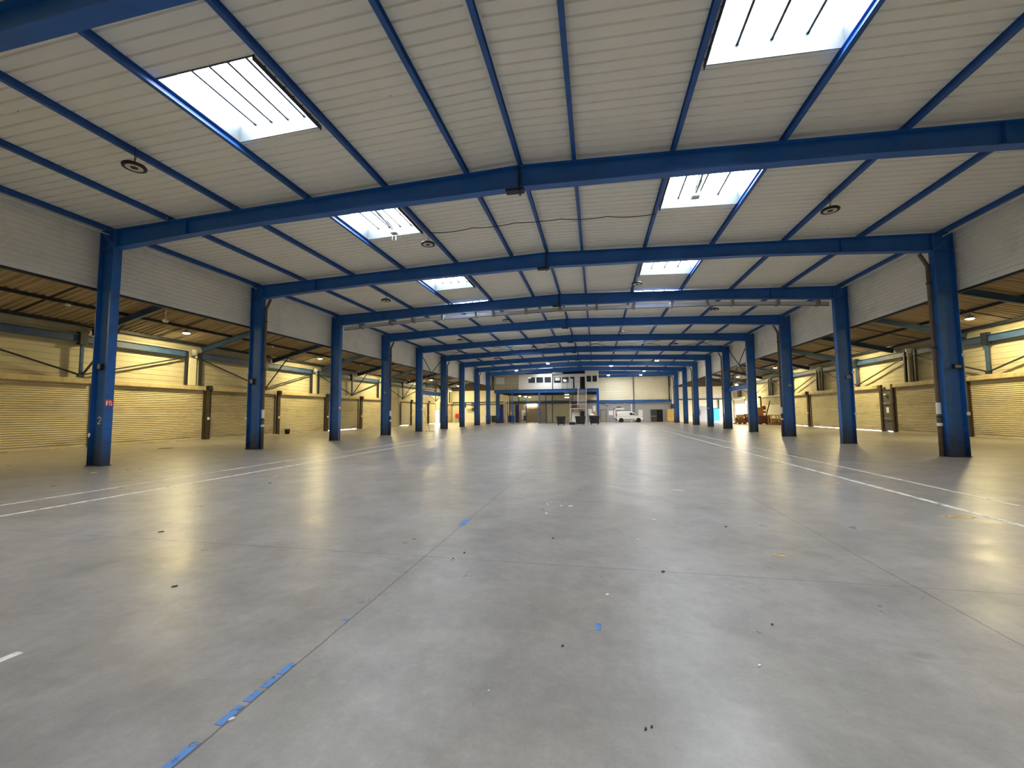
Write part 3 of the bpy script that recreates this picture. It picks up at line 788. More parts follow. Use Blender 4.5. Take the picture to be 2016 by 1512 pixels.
for i, (a, b) in enumerate(LS):
    shutter(-1, a, b, SL[i], 'shutterdull' if i in (4, 6) else 'shutter', {6: .05}.get(i, .0))
SR = ['roller shutter beside the camera on the right wall', 'roller shutter outside the right edge, nearest one', 'roller shutter outside the right edge',
      'roller shutter mostly outside the right edge of the photo', 'bright ribbed roller shutter at the right edge, right of the nearest right column',
      'dull roller shutter left of the nearest right column, beside the dark personnel door',
      'roller shutter between the dark personnel door and the second right column',
      'lit roller shutter left of the second right column with daylight under it',
      'roller shutter behind the third right column, right of the wooden crates']
for i, (a, b) in enumerate(RS):
    shutter(1, a, b, SR[i], 'shutterdull' if i in (5,) else 'shutter', {6: .04, 7: .04, 8: .04}.get(i, .0))
# guide posts with gearboxes between shutters
def guide_post(side, y, label, w_=.16):
    f = 1 if side < 0 else -1; x = -24.9 if side < 0 else 20.6
    t = thing('guide_post', label, 'post', (x, y, 0))
    MB().box(min(0, f*.14), max(0, f*.14), -w_/2, w_/2, 0, 3.38).build('post', M['rust'], t)
    MB().bbox(min(0, f*.3), max(0, f*.3), -w_*.6, w_*.8, 3.22, 3.46, .03).build('gearbox', M['blackpl'], t)
    MB().bbox(min(f*.14, f*.22), max(f*.14, f*.22), -.06, .06, 1.25, 1.42, .01).build('control_box', M['white'], t)
for y, lb in ((12.55, 'rusty dark guide post at the right end of the brightly lit left shutter'),
              (18.68, 'dark guide post with white control box left of the black bucket'),
              (24.85, 'wide dark guide post hidden partly by the third left column'),
              (30.6, 'dark guide post between the third and fourth left columns'),
              (43.1, 'thin dark guide post between the fourth and fifth left columns'),
              (49.15, 'distant dark guide post between the fifth and sixth left columns')):
    guide_post(-1, y, lb, .3 if y in (24.85, 30.6) else .18)
for y, lb in ((18.25, 'dark guide post hidden by the nearest right column'), (36.35, 'dark leaning guide post between the second and third right columns'),
              (48.6, 'dark guide post above the scrap pile on the right wall')):
    guide_post(1, y, lb, .2)
# plain doors on the left wall
def leaf(name, label, side, y0, y1, z0, z1, m, x=None):
    f = 1 if side < 0 else -1; x = x or (-24.93 if side < 0 else 20.63)
    t = thing(name, label, 'door', (x, (y0+y1)/2, 0)); h = (y1-y0)/2
    MB().box(min(0, f*.05), max(0, f*.05), -h+.05, h-.05, z0, z1).build('door_leaf', M[m], t)
    fr = MB()
    for s in (-1, 1): fr.box(min(0, f*.08), max(0, f*.08), s*h-.05, s*h+.05, 0, z1+.1)
    fr.box(min(0, f*.08), max(0, f*.08), -h, h, z1, z1+.1); fr.build('door_frame', M['rust'], t)
    return t
leaf('loading_door', 'plain pale loading door with bright daylight under it, right of the fourth left column', -1, 40.15, 42.95, .07, 3.05, 'clad')
leaf('loading_door', 'plain pale loading door left of the bright doorway on the left wall', -1, 49.25, 52.1, .05, 3.05, 'clad')
t = leaf('personnel_door', 'dark narrow door with pale push bars and a posted notice, between shutters of the right wall', 1, 24.45, 25.45, .05, 2.95, 'doorgrey')
for z in (2.05, .95): MB().rod((-.12, -.36, z), (-.12, .36, z), .02, 8).rod((-.05, -.36, z), (-.12, -.36, z), .015).rod((-.05, .36, z), (-.12, .36, z), .015).build('push_bar', M['galv'], t)
MB().box(-.06, -.052, -.12, .14, 1.35, 1.75).build('notice', M['signwhite'], t)
MB().box(-.06, -.052, -.3, .2, .72, .76).build('kick_line', M['black'], t)
MB().bbox(-.2, -.05, -.1, .16, 2.62, 2.72, .02).build('door_lamp', M['white'], t)
for s, y in ((-1, 24.32), (1, 25.56)):
    o = MB().box(-.1, .04, -.1, .1, 0, 3.4).build('steel_post', M['rust']); o.location = (20.6, y, 0)
    tag(o, 'dark steel post on the %s side of the dark personnel door' % ('right' if s < 0 else 'left'), 'post')

# white unlit heater pendant and small fittings in the aisles
t = thing('pendant_fan', 'white pendant fan motor hanging from the left aisle roof beside the nearest left column', 'fan', (-20.6, 6.2, 0))
MB().rod((0,0,6.2), (0,0,6.9), .02, 8, (0,1,0)).build('stem', M['white'], t)
MB().lathe((0,0,6.14), [(.005,-.08),(.1,-.07),(.13,.0),(.1,.07),(.03,.1)], 14).build('motor', M['white'], t, True)
MB().lathe((0,0,6.9), [(.12,.03),(.1,-.03),(.03,-.05)], 12).build('ceiling_rose', M['white'], t)
for i, (x, y, z) in enumerate(((-22.8, 3.7, 6.42), (-22.8, 15.6, 6.42), (-22.8, 27.2, 6.42))):
    o = MB().bbox(-.06, .06, -.09, .09, -.05, .05, .01).build('junction_box', M['white']); o.location = (x, y, z)
    tag(o, 'small white junction box under the left aisle purlin, %s from the camera' % ORD[i], 'junction box')

# ------------------------------------------------------------------ lamps
def make_highbay(lens):
    t = bpy.data.objects.new('high_bay_lamp', None); COL.objects.link(t); t.empty_display_size = .1
    MB().lathe((0,0,0), [(.165,-.015),(.225,-.02),(.235,.02),(.21,.05),(.10,.06),(.07,.10),(.0,.10)], 28).build('housing', M['lampblack'], t, True)
    MB().lathe((0,0,0), [(.075,-.012),(.165,-.016),(.165,.0),(.075,.0)], 28).build('lens_ring', M[lens], t)
    if lens == 'lampoff': MB().lathe((0,0,0), [(.0,-.022),(.07,-.02),(.075,-.005)], 20).build('center_cap', M['lampblack'], t)
    else: MB().lathe((0,0,0), [(.0,-.10),(.10,-.085),(.165,-.045),(.19,-.012)], 24).build('glow_dome', M[lens], t, True)  # emissive dome added on lit lamps to imitate their glow
    MB().rod((0,0,.1), (.0,.0,.53), .008, 6, (0,1,0)).rod((0,0,.1), (.06,.0,.30), .006, 6, (0,1,0)).build('hanger', M['darksteel'], t)
    return t
off = make_highbay('lampoff'); on = make_highbay('lampwhite')
OFF = [(-10.53, -2.77, 'unlit round black high bay lamp nearest the left edge of the roof'), (-5.64, 2.85, 'unlit high bay lamp hanging beside the left roof light beyond the widest beam'),
       (6.58, 3.05, 'unlit round black high bay lamp in the upper right of the photo'), (-10.49, 9.04, 'unlit high bay lamp on the left between second and third left columns'),
       (1.77, 8.99, 'unlit high bay lamp at the corner of a right roof light, near the middle'), (-5.49, 14.87, 'small unlit high bay lamp just beyond the curtain rail left of the ridge'),
       (6.54, 14.92, 'small unlit high bay lamp just below the curtain rail on the right'), (-10.48, 20.87, 'tiny unlit high bay lamp between the fourth and fifth left columns'),
       (-5.46, 26.05, 'tiny unlit high bay lamp beside a far left roof light'), (6.59, 27.09, 'tiny unlit high bay lamp within the bracing on the right'),
       (1.75, 31.79, 'tiny unlit high bay lamp right of the ridge beyond the bracing'), (-10.43, 32.55, 'tiny unlit high bay lamp far down the left side'),
       (1.77, 20.6, 'tiny unlit high bay lamp at the corner of the fourth right roof light')]
for i, (x, y, lab) in enumerate(OFF):
    if i == 0: off.location = (x, y, 7.28); tag(off, lab, 'lamp', 'unlit high bay lamps')
    else: copy_thing(off, (x, y, 7.28), label=lab)
ON = [(-10.57, 44.98, 7.3, 'leftmost lit high bay lamp above the white cabins'), (-5.54, 38.04, 7.3, 'lit high bay lamp left of the ridge, above the office windows'),
      (1.78, 42.7, 7.3, 'lit high bay lamp right of the ridge, highest one near the middle'), (6.63, 38.7, 7.3, 'lit high bay lamp highest on the right'),
      (1.81, 55.0, 7.22, 'lit high bay lamp lowest beside the tall cabin'), (6.62, 55.8, 7.22, 'lowest lit high bay lamp above the far wall on the right'),
      (6.53, 50.5, 7.3, 'lit high bay lamp just above the lowest right one')]
for i, (x, y, z, lab) in enumerate(ON):
    if i == 0: on.location = (x, y, z); tag(on, lab, 'lamp', 'lit high bay lamps at the far end')
    else: copy_thing(on, (x, y, z), label=lab)
def make_aisle_lamp():
    t = bpy.data.objects.new('aisle_lamp', None); COL.objects.link(t); t.empty_display_size = .1
    MB().lathe((0,0,0), [(.17,-.02),(.185,-.02),(.19,.03),(.12,.12),(.06,.16),(.06,.24),(.0,.24)], 20).build('shade', M['galv'], t)
    MB().lathe((0,0,0), [(.0,-.06),(.09,-.05),(.15,-.02),(.172,.0)], 20).build('lens', M['lampwarm'], t, True)
    MB().rod((0,0,.24), (0,0,.42), .01, 6, (0,1,0)).build('stem', M['darksteel'], t)
    return t
al = make_aisle_lamp()
AL = [(-22.8, 9.16, 6.2, 'bright yellow lamp under the left aisle roof, right of the nearest left column'), (-22.8, 20.9, 6.23, 'yellow lamp under the left aisle roof, left of the third left column'),
      (-22.8, 32.9, 6.2, 'yellow lamp under the left aisle roof, hidden behind the fourth left column'), (-22.8, 45.1, 6.29, 'lit lamp seen between crossed rods in the left aisle'),
      (-22.6, 52.6, 5.1, 'low hung lit lamp in the far left aisle'), (-22.8, 56.8, 6.16, 'farthest lit lamp in the left aisle'),
      (-22.8, -2.7, 6.2, 'lamp added for light outside the left edge of the photo'), (-22.8, -13.5, 6.2, 'lamp added for light behind the camera on the left'),  # unseen lamps added to light the near left aisle
      (18.6, 15.0, 6.16, 'bright yellow lamp under the right aisle roof, right of the nearest right column'), (18.6, 26.9, 6.16, 'yellow lamp in the right aisle hidden by the second right column'),
      (18.6, 38.7, 6.14, 'yellow lamp under the right aisle roof, left of the third right column'), (18.6, 50.6, 6.16, 'lit lamp above the blue tie beam in the right aisle'),
      (18.3, 50.4, 5.08, 'low hung lit lamp below the other one in the far right aisle'), (18.6, 3.2, 6.16, 'lamp added for light outside the right edge of the photo'), (18.6, -9, 6.16, 'lamp added for light behind the camera on the right')]  # last two: unseen lamps added to light the near right aisle
for i, (x, y, z, lab) in enumerate(AL):
    if i == 0: al.location = (x, y, z); tag(al, lab, 'lamp', 'lit lamps in the side aisles')
    else: copy_thing(al, (x, y, z), label=lab)

# cable strung under the purlins
c = MB(); pts = []
for i in range(31):
    x = -5.64 + 7.45*i/30; ph = (i % 6)/6; pts.append((x, 3.05 + .2*i/30, btop(x)-.02 - .05*math.sin(math.pi*ph)))
for a, b in zip(pts, pts[1:]): c.rod(a, b, .012, 6)
tag(c.build('hanging_cable', M['lampblack']), 'thin black cable slung across the roof deck below the ridge', 'cable')

# ------------------------------------------------------------------ floor markings and litter
def line(name, label, x0, x1, y0, y1, m, z=.002):
    o = MB().box(x0, x1, y0, y1, .0005, z).build(name, M[m]); return tag(o, label, 'floor marking')
line('floor_line', 'inner of the two white lines on the left floor', -9.23, -9.14, -9, 50, 'lineworn')
line('floor_line', 'outer and thinner of the two white lines on the left floor', -10.33, -10.25, -9, 50, 'linefaint')
line('floor_line', 'inner and thicker of the two white lines on the right floor', 5.25, 5.35, -9, 45, 'lineworn')
line('floor_line', 'outer of the two white lines on the right floor', 6.34, 6.42, -9, 45, 'linefaint')
line('floor_line', 'short white stripe at the left edge of the foreground', -3.88, -3.82, -9.2, -8.06, 'lineworn')
for i, (a, b) in enumerate(((-9.4, -8.47), (-8.36, -8.22), (-8.19, -8.10), (-8.07, -7.97), (-7.95, -7.84), (-7.30, -7.27))):
    line('blue_paint_mark', 'worn blue paint patch along the floor joint, %s from the bottom edge' % ORD[i], CX-.052, CX-.006, a, b, 'blueworn')
line('blue_paint_mark', 'small square blue mark alone on the floor, right of the middle', -.185, -.15, -7.10, -7.0, 'blueworn')
line('blue_paint_mark', 'faint blue mark on the floor joint in the mid distance', CX-.06, CX+.03, -4.6, -4.3, 'blueworn')
for i, (x, y, rx, ry, lab) in enumerate(((1.73, -5.18, .06, .035, 'small yellow paint mark in the right foreground'), (4.73, -.07, .22, .06, 'yellow paint dash beside the right white line'),
        (4.87, -3.0, .2, .07, 'yellow paint mark beside the right white line near the edge'), (-6.7, -4.25, .07, .06, 'yellow paint dot right of another on the left floor'),
        (-7.95, -3.05, .12, .05, 'yellow paint dot on the left floor below the white lines'))):
    o = MB().disc((0,0,.0005), rx, ry, 12, .002, .2).build('yellow_paint_mark', M['yellowworn']); o.location = (x, y, 0); tag(o, lab, 'floor marking')
def bit(x, y, r, m, lab, h=.008, el=1.0):
    o = MB().disc((0,0,0), r, r*.6*el, 7, h, .35).build('debris_chip', M[m]); o.location = (x, y, 0); o.rotation_euler = (0,0,random.uniform(0,3)); tag(o, lab, 'debris')
random.seed(3)
o = MB().bbox(-.095, .095, -.02, .02, 0, .012, .003).build('white_strip', M['debris']); o.location = (1.385, -1.47, 0); o.rotation_euler = (0,0,-.05); tag(o, 'flat white strip lying on the concrete right of the middle', 'debris')
CH = [(-.60,-3.2,.05,'largest pale chip of the little rubble patch in the middle'),(-.745,-3.19,.03,'pale chip left of the largest one in the middle rubble'),(-.975,-3.15,.025,'pale chip at the upper left of the middle rubble'),
      (-.93,-3.75,.03,'pale chip at the lower left of the middle rubble'),(-.934,-2.98,.02,'pale chip at the top of the middle rubble'),(-1.1,-3.3,.015,'tiny pale chip left of the middle rubble'),(-.82,-2.95,.018,'tiny pale chip above the middle rubble'),
      (-1.0,-3.05,.02,'tiny pale chip among the top left of the middle rubble'),(-.68,-3.05,.02,'tiny pale chip above the largest chip in the middle rubble'),
      (-.094,-6.51,.02,'small white chip above the square blue mark'),(-1.977,-8.32,.014,'white chip lying on the blue painted joint'),(-4.81,21.4,.16,'white scrap far down the middle of the floor'),
      (-13.54,-1.19,.06,'white scrap near the foot of the nearest left column'),(-11.63,-1.29,.05,'white scrap between the nearest left column and the lines'),(-8.03,-1.02,.04,'white scrap just inside the left lines'),
      (.3,-4.9,.02,'white chip near the cross joint'),(.775,-7.35,.012,'pale sliver in the right foreground'),(-.762,-7.873,.007,'white pebble near the bottom of the photo'),(.62,-3.9,.03,'pale flake right of the middle'),(-3.1,12.5,.12,'white scrap in the middle distance')]
for x, y, r, lab in CH: bit(x, y, r, 'debris', lab)
DK = [(.442,-5.89,.022,'dark pebble on the cross joint'),(-3.883,-7.02,.022,'dark splinter in the left foreground'),(-5.8,-5.6,.03,'dark flake left of centre'),(-.4,-7.35,.01,'dark crumb in the foreground'),(-1.6,-5.7,.012,'dark crumb near the crossing joints'),
      (1.05,-6.8,.012,'dark crumb in the right foreground'),(.05,-8.0,.008,'dark crumb near the bottom middle'),(.08,-7.98,.007,'second dark crumb near the bottom middle'),(-.7,-5.0,.015,'dark crumb above the cross joint'),(1.5,-4.1,.02,'dark crumb right of the middle'),
      (-7.4,-1.9,.03,'dark fleck on the left floor'),(2.2,-7.7,.012,'dark crumb at the lower right')]
for x, y, r, lab in DK: bit(x, y, r, 'debrisdark', lab)
o = MB().lathe((0,0,0), [(.022,0),(.03,0),(.03,.006),(.022,.006)], 16).build('bottle_ring', M['debris']); o.location = (-1.656,-5.9,0); tag(o, 'small pale plastic ring lying on the cross joint', 'debris')
# drain covers
for i, (x, y) in enumerate(((-20.1, 6.1),)):
    o = MB().disc((0,0,.0005), .35, .28, 20, .004).build('drain_cover', M['rust']); o.location = (x, y, 0); tag(o, ('dark drain cover on the left aisle floor', 'dark drain cover on the right floor lines')[i], 'drain cover')
# bucket
t = thing('bucket', 'black bucket standing in front of the left wall shutter', 'bucket', (-24.55, 19.45, 0))
MB().lathe((0,0,0), [(0,.01),(.15,.01),(.19,.36),(.2,.36),(.16,0),(0,0)], 18).build('pail', M['black'], t, True)
MB().lathe((0,0,.36), [(.185,-.02),(.21,-.02),(.21,.02),(.185,.02)], 18).build('rim', M['blackpl'], t)
for x, y, lab in ((-24.5, 20.3, 'crumpled white litter right of the black bucket'), (-24.5, 21.2, 'second white litter farther right of the black bucket'), (-24.5, 18.1, 'white litter left of the black bucket'), (-24.5, 10.1, 'white scrap under the brightly lit shutter')):
    o = MB().disc((0,0,0), .18, .09, 9, .05, .3).build('crumpled_litter', M['debris']); o.location = (x, y, 0); tag(o, lab, 'litter')
# folding sawhorse-like ladder leaning on the fifth left column
t = thing('leaning_pole', 'thin pale pole leaning on the fifth left column with its flat foot', 'pole', (-14.6, 24.5, 0))
MB().rod((.1, .1, .02), (-.36, -.1, 1.75), .02, 8).build('shaft', M['card'], t)
MB().box(-.3, .45, .0, .12, 0, .04).build('foot', M['card'], t)

# ------------------------------------------------------------------ mezzanine and cabins
YM, ZM0, ZM1 = 50.4, 4.50, 4.97
t = thing('mezzanine', 'blue steel mezzanine platform across the far left of the hall', 'mezzanine', (-7.8, 55, 0))
def L(x, y, z=0): return (x+7.8, y-55, z)
MB().ibar(L(-15.0, YM+.1, 4.735), L(.28, YM+.1, 4.735), .47, .2, .012, .03).build('edge_beam', M['blue'], t)
for y in (53.6, 56.8, 60.0): MB().ibar(L(-15.0, y, 4.70), L(.28, y, 4.70), .38, .16).build('joist', M['darksteel'], t)
MB().box(L(-15.0,0)[0], L(.28,0)[0], YM-55, 60.2-55, 4.93, 4.985).build('deck_plate', M['darksteel'], t)
for x, y, w_ in ((-12.3, 50.5, .14), (-8.24, 50.4, .16), (-12.2, 55.4, .12), (-11.2, 56.5, .14), (-7.6, 53.2, .12), (-6.9, 56, .14), (-3.6, 53.4, .12)):
    MB().ibar(L(x, y, 0), L(x, y, 4.5), w_, w_, .02, .02, (0,1,0)).build('post', M['blue'] if y < 51 else M['aisleblue'], t)
MB().ibar(L(.12, 50.5, 0), L(.12, 50.5, 4.5), .34, .22, .02, .02, (1,0,0)).build('post', M['blue'], t)
t2 = thing('guard_rail', 'beige steel guard rail on the left end of the mezzanine', 'railing', (-13.2, 50.6, 4.98))
for z in (.95, .5): MB().rod((-2.2, 0, z), (1.95, 0, z), .025, 8).build('rail', M['stairmetal'], t2)
for x in (-2.2, -1.3, -.3, .8, 1.9): MB().rod((x, 0, 0), (x, 0, .95), .025, 8, (0,1,0)).build('baluster', M['stairmetal'], t2)
def cabin(label, x0, x1, y0, y1, z1, wins, m, doors=()):
    xm = (x0+x1)/2; t = thing('office_cabin', label, 'cabin', (xm, y0, 4.985))
    zt = z1-4.985
    w_ = MB(); w_.box(x0-xm, x1-xm, .3, y1-y0, 0, zt)    # body behind the front face
    spans = sorted([(a, b, c, d) for a, b, c, d in wins] + [(a, b, 0, d) for a, b, d in doors])
    xx = x0
    for (a, b, c, d) in spans:
        w_.box(xx-xm, a-xm, 0, .3, 0, zt)
        if c > 0: w_.box(a-xm, b-xm, 0, .3, 0, c-4.985)
        w_.box(a-xm, b-xm, 0, .3, d-4.985, zt); xx = b
    w_.box(xx-xm, x1-xm, 0, .3, 0, zt)
    w_.build('walls', m, t)
    for (a, b, c, d) in wins:
        f = MB(); e = .05
        f.box(a-xm, b-xm, -.03, .04, c-4.985, c-4.985+e); f.box(a-xm, b-xm, -.03, .04, d-4.985-e, d-4.985)
        f.box(a-xm, a-xm+e, -.03, .04, c-4.985, d-4.985); f.box(b-xm-e, b-xm, -.03, .04, c-4.985, d-4.985)
        fo = f.build('window_frame', M['white'], t)
        MB().box(a-xm+e, b-xm-e, .03, .05, c-4.985+e, d-4.985-e).build('window_pane', M['darkglass'], fo)
    for (a, b, d) in doors: MB().box(a-xm, b-xm, .04, .1, 0, d-4.985).build('dark_doorway', M['black'], t)
    return t
cabin('long beige and white cabin with three windows, left one on the mezzanine', -11.3, -6.35, 50.55, 57, 7.25,
      [(-9.9, -8.8, 5.9, 6.82), (-8.7, -7.6, 5.9, 6.82), (-7.5, -6.45, 5.9, 6.82)], M['cabin'])
tc_ = cabin('middle white cabin with glazed front and open dark doorway at the stair head', -6.3, -1.62, 51.3, 57, 7.2,
      [(-6.15, -5.1, 5.85, 6.82), (-5.0, -3.95, 5.85, 6.82), (-3.82, -3.1, 5.05, 6.82)], M['cabin'], [(-2.35, -1.66, 6.75)])
cabin('tall narrow cabin with two windows right of the stair head', -1.6, .3, 50.45, 55, 7.6, [(-1.45, -.7, 5.88, 6.85), (-.62, .1, 5.88, 6.85)], M['cabin'])
o = MB().box(-15.2, -11.32, 51.2, 51.3, 4.985, 7.3).build('wall_partition', M['clad']); o['kind'] = 'structure'
t = thing('wall_hatch', 'pale square hatch on the beige wall above the guard rail', 'hatch', (-14.25, 51.2, 6.42))
MB().box(-.62, .62, -.05, 0, -.5, .5).build('hatch_panel', M['white'], t); MB().box(-.66, .66, -.03, 0, -.54, .54).build('hatch_frame', M['stairmetal'], t)
o = MB().bbox(-.35, .35, -.25, 0, -.22, .22, .03).build('air_conditioner', M['white']); o.location = (-5.6, 51.28, 6.45); tag(o, 'boxy white air unit behind the middle cabin glazing', 'air conditioner')
o = MB().box(-.25, .25, -.04, 0, 0, 1.5).build('white_rack', M['white']); o.location = (-3.62, 51.25, 4.99); tag(o, 'white upright rack leaning beside the middle cabin glazing', 'rack')
o = MB().box(-.7, .7, 0, .05, 0, .9).build('balcony_panel', M['white']); o.location = (-5.5, 50.6, 4.99); tag(o, 'white balustrade panel in front of the middle cabin', 'panel')
t = thing('guard_rail', 'grey guard rail before the middle cabin on the mezzanine edge', 'railing', (-4.0, 50.55, 4.98))
MB().rod((-.9, 0, 1.0), (1.6, 0, 1.0), .02).build('rail', M['grey'], t)
for x in (-.9, -.2, .5, 1.6): MB().rod((x, 0, 0), (x, 0, 1.15), .025, 8, (0,1,0)).build('baluster', M['grey'], t)
t = thing('duct_box', 'white roof duct box on top of the middle cabin', 'duct', (-5.6, 50.9, 7.22)); MB().bbox(-.75, .75, -.1, .5, 0, .2, .02).build('duct_body', M['white'], t); MB().box(-.7,.7,-.11,-.1,.05,.15).build('grille', M['grey'], t)

# stair: upper flight down to a landing, lower flight behind it
t = thing('steel_stair', 'pale steel stair from the mezzanine down to a landing behind the black bins', 'stair', (-2.0, 47, 0))
n = 14
for i in range(n):
    z = 4.95 - (4.95-2.15)*(i+1)/(n+1); y = 50.3 - (3.9)*(i+1)/(n+1) - 47
    MB().box(-.52, .52, y-.15, y+.15, z-.045, z).build('tread', M['stairmetal'], t)
for s in (-1, 1):
    MB().bar((s*.56, 3.3, 4.95), (s*.56, -.7, 2.12), .05, .24).build('stringer', M['stairmetal'], t)
    MB().rod((s*.58, 3.3, 5.9), (s*.58, -.7, 3.1), .022).build('handrail', M['stairmetal'], t)
MB().box(-1.55, .62, -1.9, -.6, 2.02, 2.12).build('landing', M['stairmetal'], t)
for x, y in ((-1.5, -1.85), (.57, -1.85), (-1.5, -.65), (.57, -.65)): MB().box(x-.05, x+.05, y-.05, y+.05, 0, 2.05).build('landing_leg', M['stairmetal'], t)
for z in (2.6, 3.1): MB().rod((-1.5, -1.85, z), (.57, -1.85, z), .022).rod((-1.5,-1.85,z), (-1.5,-.65,z), .022).build('landing_rail', M['stairmetal'], t)
for x in (-1.5, -.5, .57): MB().rod((x, -1.85, 2.1), (x, -1.85, 3.1), .022, 8, (0,1,0)).build('landing_post', M['stairmetal'], t)
for i in range(9):
    z = 2.05 - 2.05*(i+1)/10; MB().box(-1.5-.24*(i+1), -1.5-.24*i, -1.2+.0, -.65, z-.03, z).build('lower_tread', M['stairmetal'], t) if i < 0 else None
MB().bar((-1.5, -.7, 2.0), (-1.1, 3.0, .05), .05, .2).bar((-.6, -.7, 2.0), (-.3, 3.0, .05), .05, .2).build('lower_stringer', M['stairmetal'], t)
for i in range(9):
    f = (i+1)/10; MB().box(-1.5+.4*f, -.6+.3*f, -.7+3.7*f-.13, -.7+3.7*f+.13, 2.0*(1-f), 2.0*(1-f)+.03).build('lower_tread', M['stairmetal'], t)
o = MB().bbox(-.5,.5,-.3,.3,0,.25,.03).bbox(-.4,.45,-.28,.28,.27,.45,.03).bbox(-.45,.3,-.25,.25,.47,.6,.03).build('stacked_mats', M['darkred']); o.location = (-2.9, 46.2, 2.14); tag(o, 'stack of reddish mats on the stair landing', 'mats')

# wheeled bins
def wheelbin(label, x, y, w_, d, h, rz_=0, four=True):
    t = thing('waste_bin', label, 'bin', (x, y, 0), rz_, 'black wheeled bins below the stair')
    hb = .17; b = MB(); n0, n1 = .82, 1.0
    vs = []
    for z, k in ((hb, n0), (h*.86, n1)):
        vs += [(-w_/2*k, -d/2*k, z), (w_/2*k, -d/2*k, z), (w_/2*k, d/2*k, z), (-w_/2*k, d/2*k, z)]
    b.add(vs, [(3,2,1,0),(4,5,6,7),(0,1,5,4),(1,2,6,5),(2,3,7,6),(3,0,4,7)])
    for i in range(5):
        xx = -w_/2*.7 + w_*.7*i/4; b.bar((xx*.86, -d/2*.83-.01, hb+.05), (xx, -d/2*.97-.01, h*.8), .04, .02)
    b.build('tub', M['blackpl'], t)
    MB().bbox(-w_/2-.06, w_/2+.06, -d/2-.05, d/2+.05, h*.86, h*.94, .02).build('rim', M['blackpl'], t)
    MB().poly([(-w_/2-.04, h*.94), (w_/2+.04, h*.94), (w_/2-.05, h), (-w_/2+.05, h)], -d/2, d/2).build('lid', M['blackpl'], t)
    for sx in (-1, 1):
        for sy in (-1, 1):
            MB().lathe((sx*w_*.33, sy*d*.3, .09), [(0,-.025),(.085,-.025),(.09,0),(.085,.025),(0,.025)], 14, 'x').build('wheel', M['rubber'], t)
    MB().rod((-w_/2-.08, 0, h*.7), (-w_/2-.08, 0, h*.8), .02).rod((w_/2+.08, 0, h*.7), (w_/2+.08, 0, h*.8), .02).build('trunnion', M['hub'], t)
wheelbin('black wheeled bin standing alone at the left of the stair', -4.35, 41.2, 1.05, .85, 1.12)
wheelbin('large black wheeled bin directly in front of the stair landing', -2.05, 41.2, 1.2, .85, 1.12, .05)
wheelbin('black wheeled bin with white sacks, right of the stair', -.35, 44.0, 1.25, .85, 1.12, -.1)
o = MB().lathe((0,0,0), [(0,.0),(.22,.02),(.26,.12),(.16,.22),(0,.26)], 12).build('white_sack', M['white'], None, True); o.location = (-.7, 44.0, 1.13); tag(o, 'white sack lying on the right black bin', 'sack')
o = MB().bbox(-.42, .42, -.03, .03, 0, 1.3, .01).build('white_board', M['white']); o.location = (-2.95, 46.0, .3); o.rotation_euler = (-.15, .12, 0); tag(o, 'tilted white board propped under the stair landing', 'board')
t = thing('office_chair', 'dark chair standing under the stair landing', 'chair', (-1.95, 46.9, 0))
MB().bbox(-.3,.3,-.28,.28,.85,.97,.03).build('seat', M['blackpl'], t); MB().bbox(-.28,.28,.2,.28,.97,1.75,.03).build('backrest', M['blackpl'], t)
for sx in (-1,1):
    for sy in (-1,1): MB().bar((sx*.22, sy*.2, 0), (sx*.22, sy*.2, .86), .04).build('leg', M['blackpl'], t)
MB().bbox(-.4,.4,-.3,.3,0,.3,.02).build('dolly', M['blackpl'], thing('tool_trolley', 'low dark trolley on the floor under the stair', 'trolley', (-3.2, 44.6, 0)))

# under the mezzanine, against the far wall
t = thing('picture_board', 'white upright board with dark picture standing under the mezzanine', 'board', (-12.1, 59.9, 0))
MB().box(-.42, .42, -.06, 0, .05, 2.05).build('board_panel', M['signwhite'], t)
MB().box(-.12, .28, -.07, -.062, .25, 1.15).box(-.3,.1,-.07,-.062,.2,.4).box(.0,.18,-.07,-.062,1.3,1.55).build('picture', M['wooddark'], t)
t = thing('sliding_gate', 'taupe sliding door right of the picture board under the mezzanine', 'door', (-10.4, 60.15, 0)); MB().box(-1.0, 1.0, -.05, 0, .02, 2.2).build('door_leaf', M['taupe'], t); MB().box(-1.1, 1.1, -.07, -.05, 2.2, 2.26).build('track', M['darksteel'], t)
o = MB().box(-.9,.9,-.08,0,0,.06).build('tube_lamp', M['tube']); o.location = (-10.9, 60.15, 2.95); tag(o, 'long lit tube lamp on the back wall under the mezzanine', 'lamp')
o = MB().box(-2.6, 2.4, -.06, 0, 0, 3.05).build('yellow_shutter', M['clad']); o.location = (-5.6, 60.2, 0); tag(o, 'pale yellow closed shutter under the mezzanine, left of the stair', 'shutter')
for i, (x, y) in enumerate(((-11.6, 53.0), (-11.2, 56.0), (-10.9, 58.4))):
    t = thing('round_lamp', 'round lit lamp under the mezzanine, %s from the left' % ORD[i], 'lamp', (x, y, 4.2), 0, 'lamps under the mezzanine')
    MB().lathe((0,0,0), [(0,-.1),(.13,-.07),(.16,.0)], 14).build('globe', M['tube'], t, True); MB().lathe((0,0,0), [(.17,0),(.12,.1),(.0,.12)], 14).build('shade', M['lampblack'], t, True); MB().rod((0,0,.1),(0,0,.3),.01,6,(0,1,0)).build('stem', M['lampblack'], t)
for i, (x, y, z) in enumerate(((-4.35, 52.2, 4.22), (-4.5, 54.5, 3.9))):
    o = MB().bbox(-.28,.28,-.05,.05,-.03,.03,.01).build('tube_lamp', M['tube']); o.location = (x, y, z); tag(o, 'short lit tube lamp under the mezzanine, %s one left of the stair' % ('upper', 'lower')[i], 'lamp')
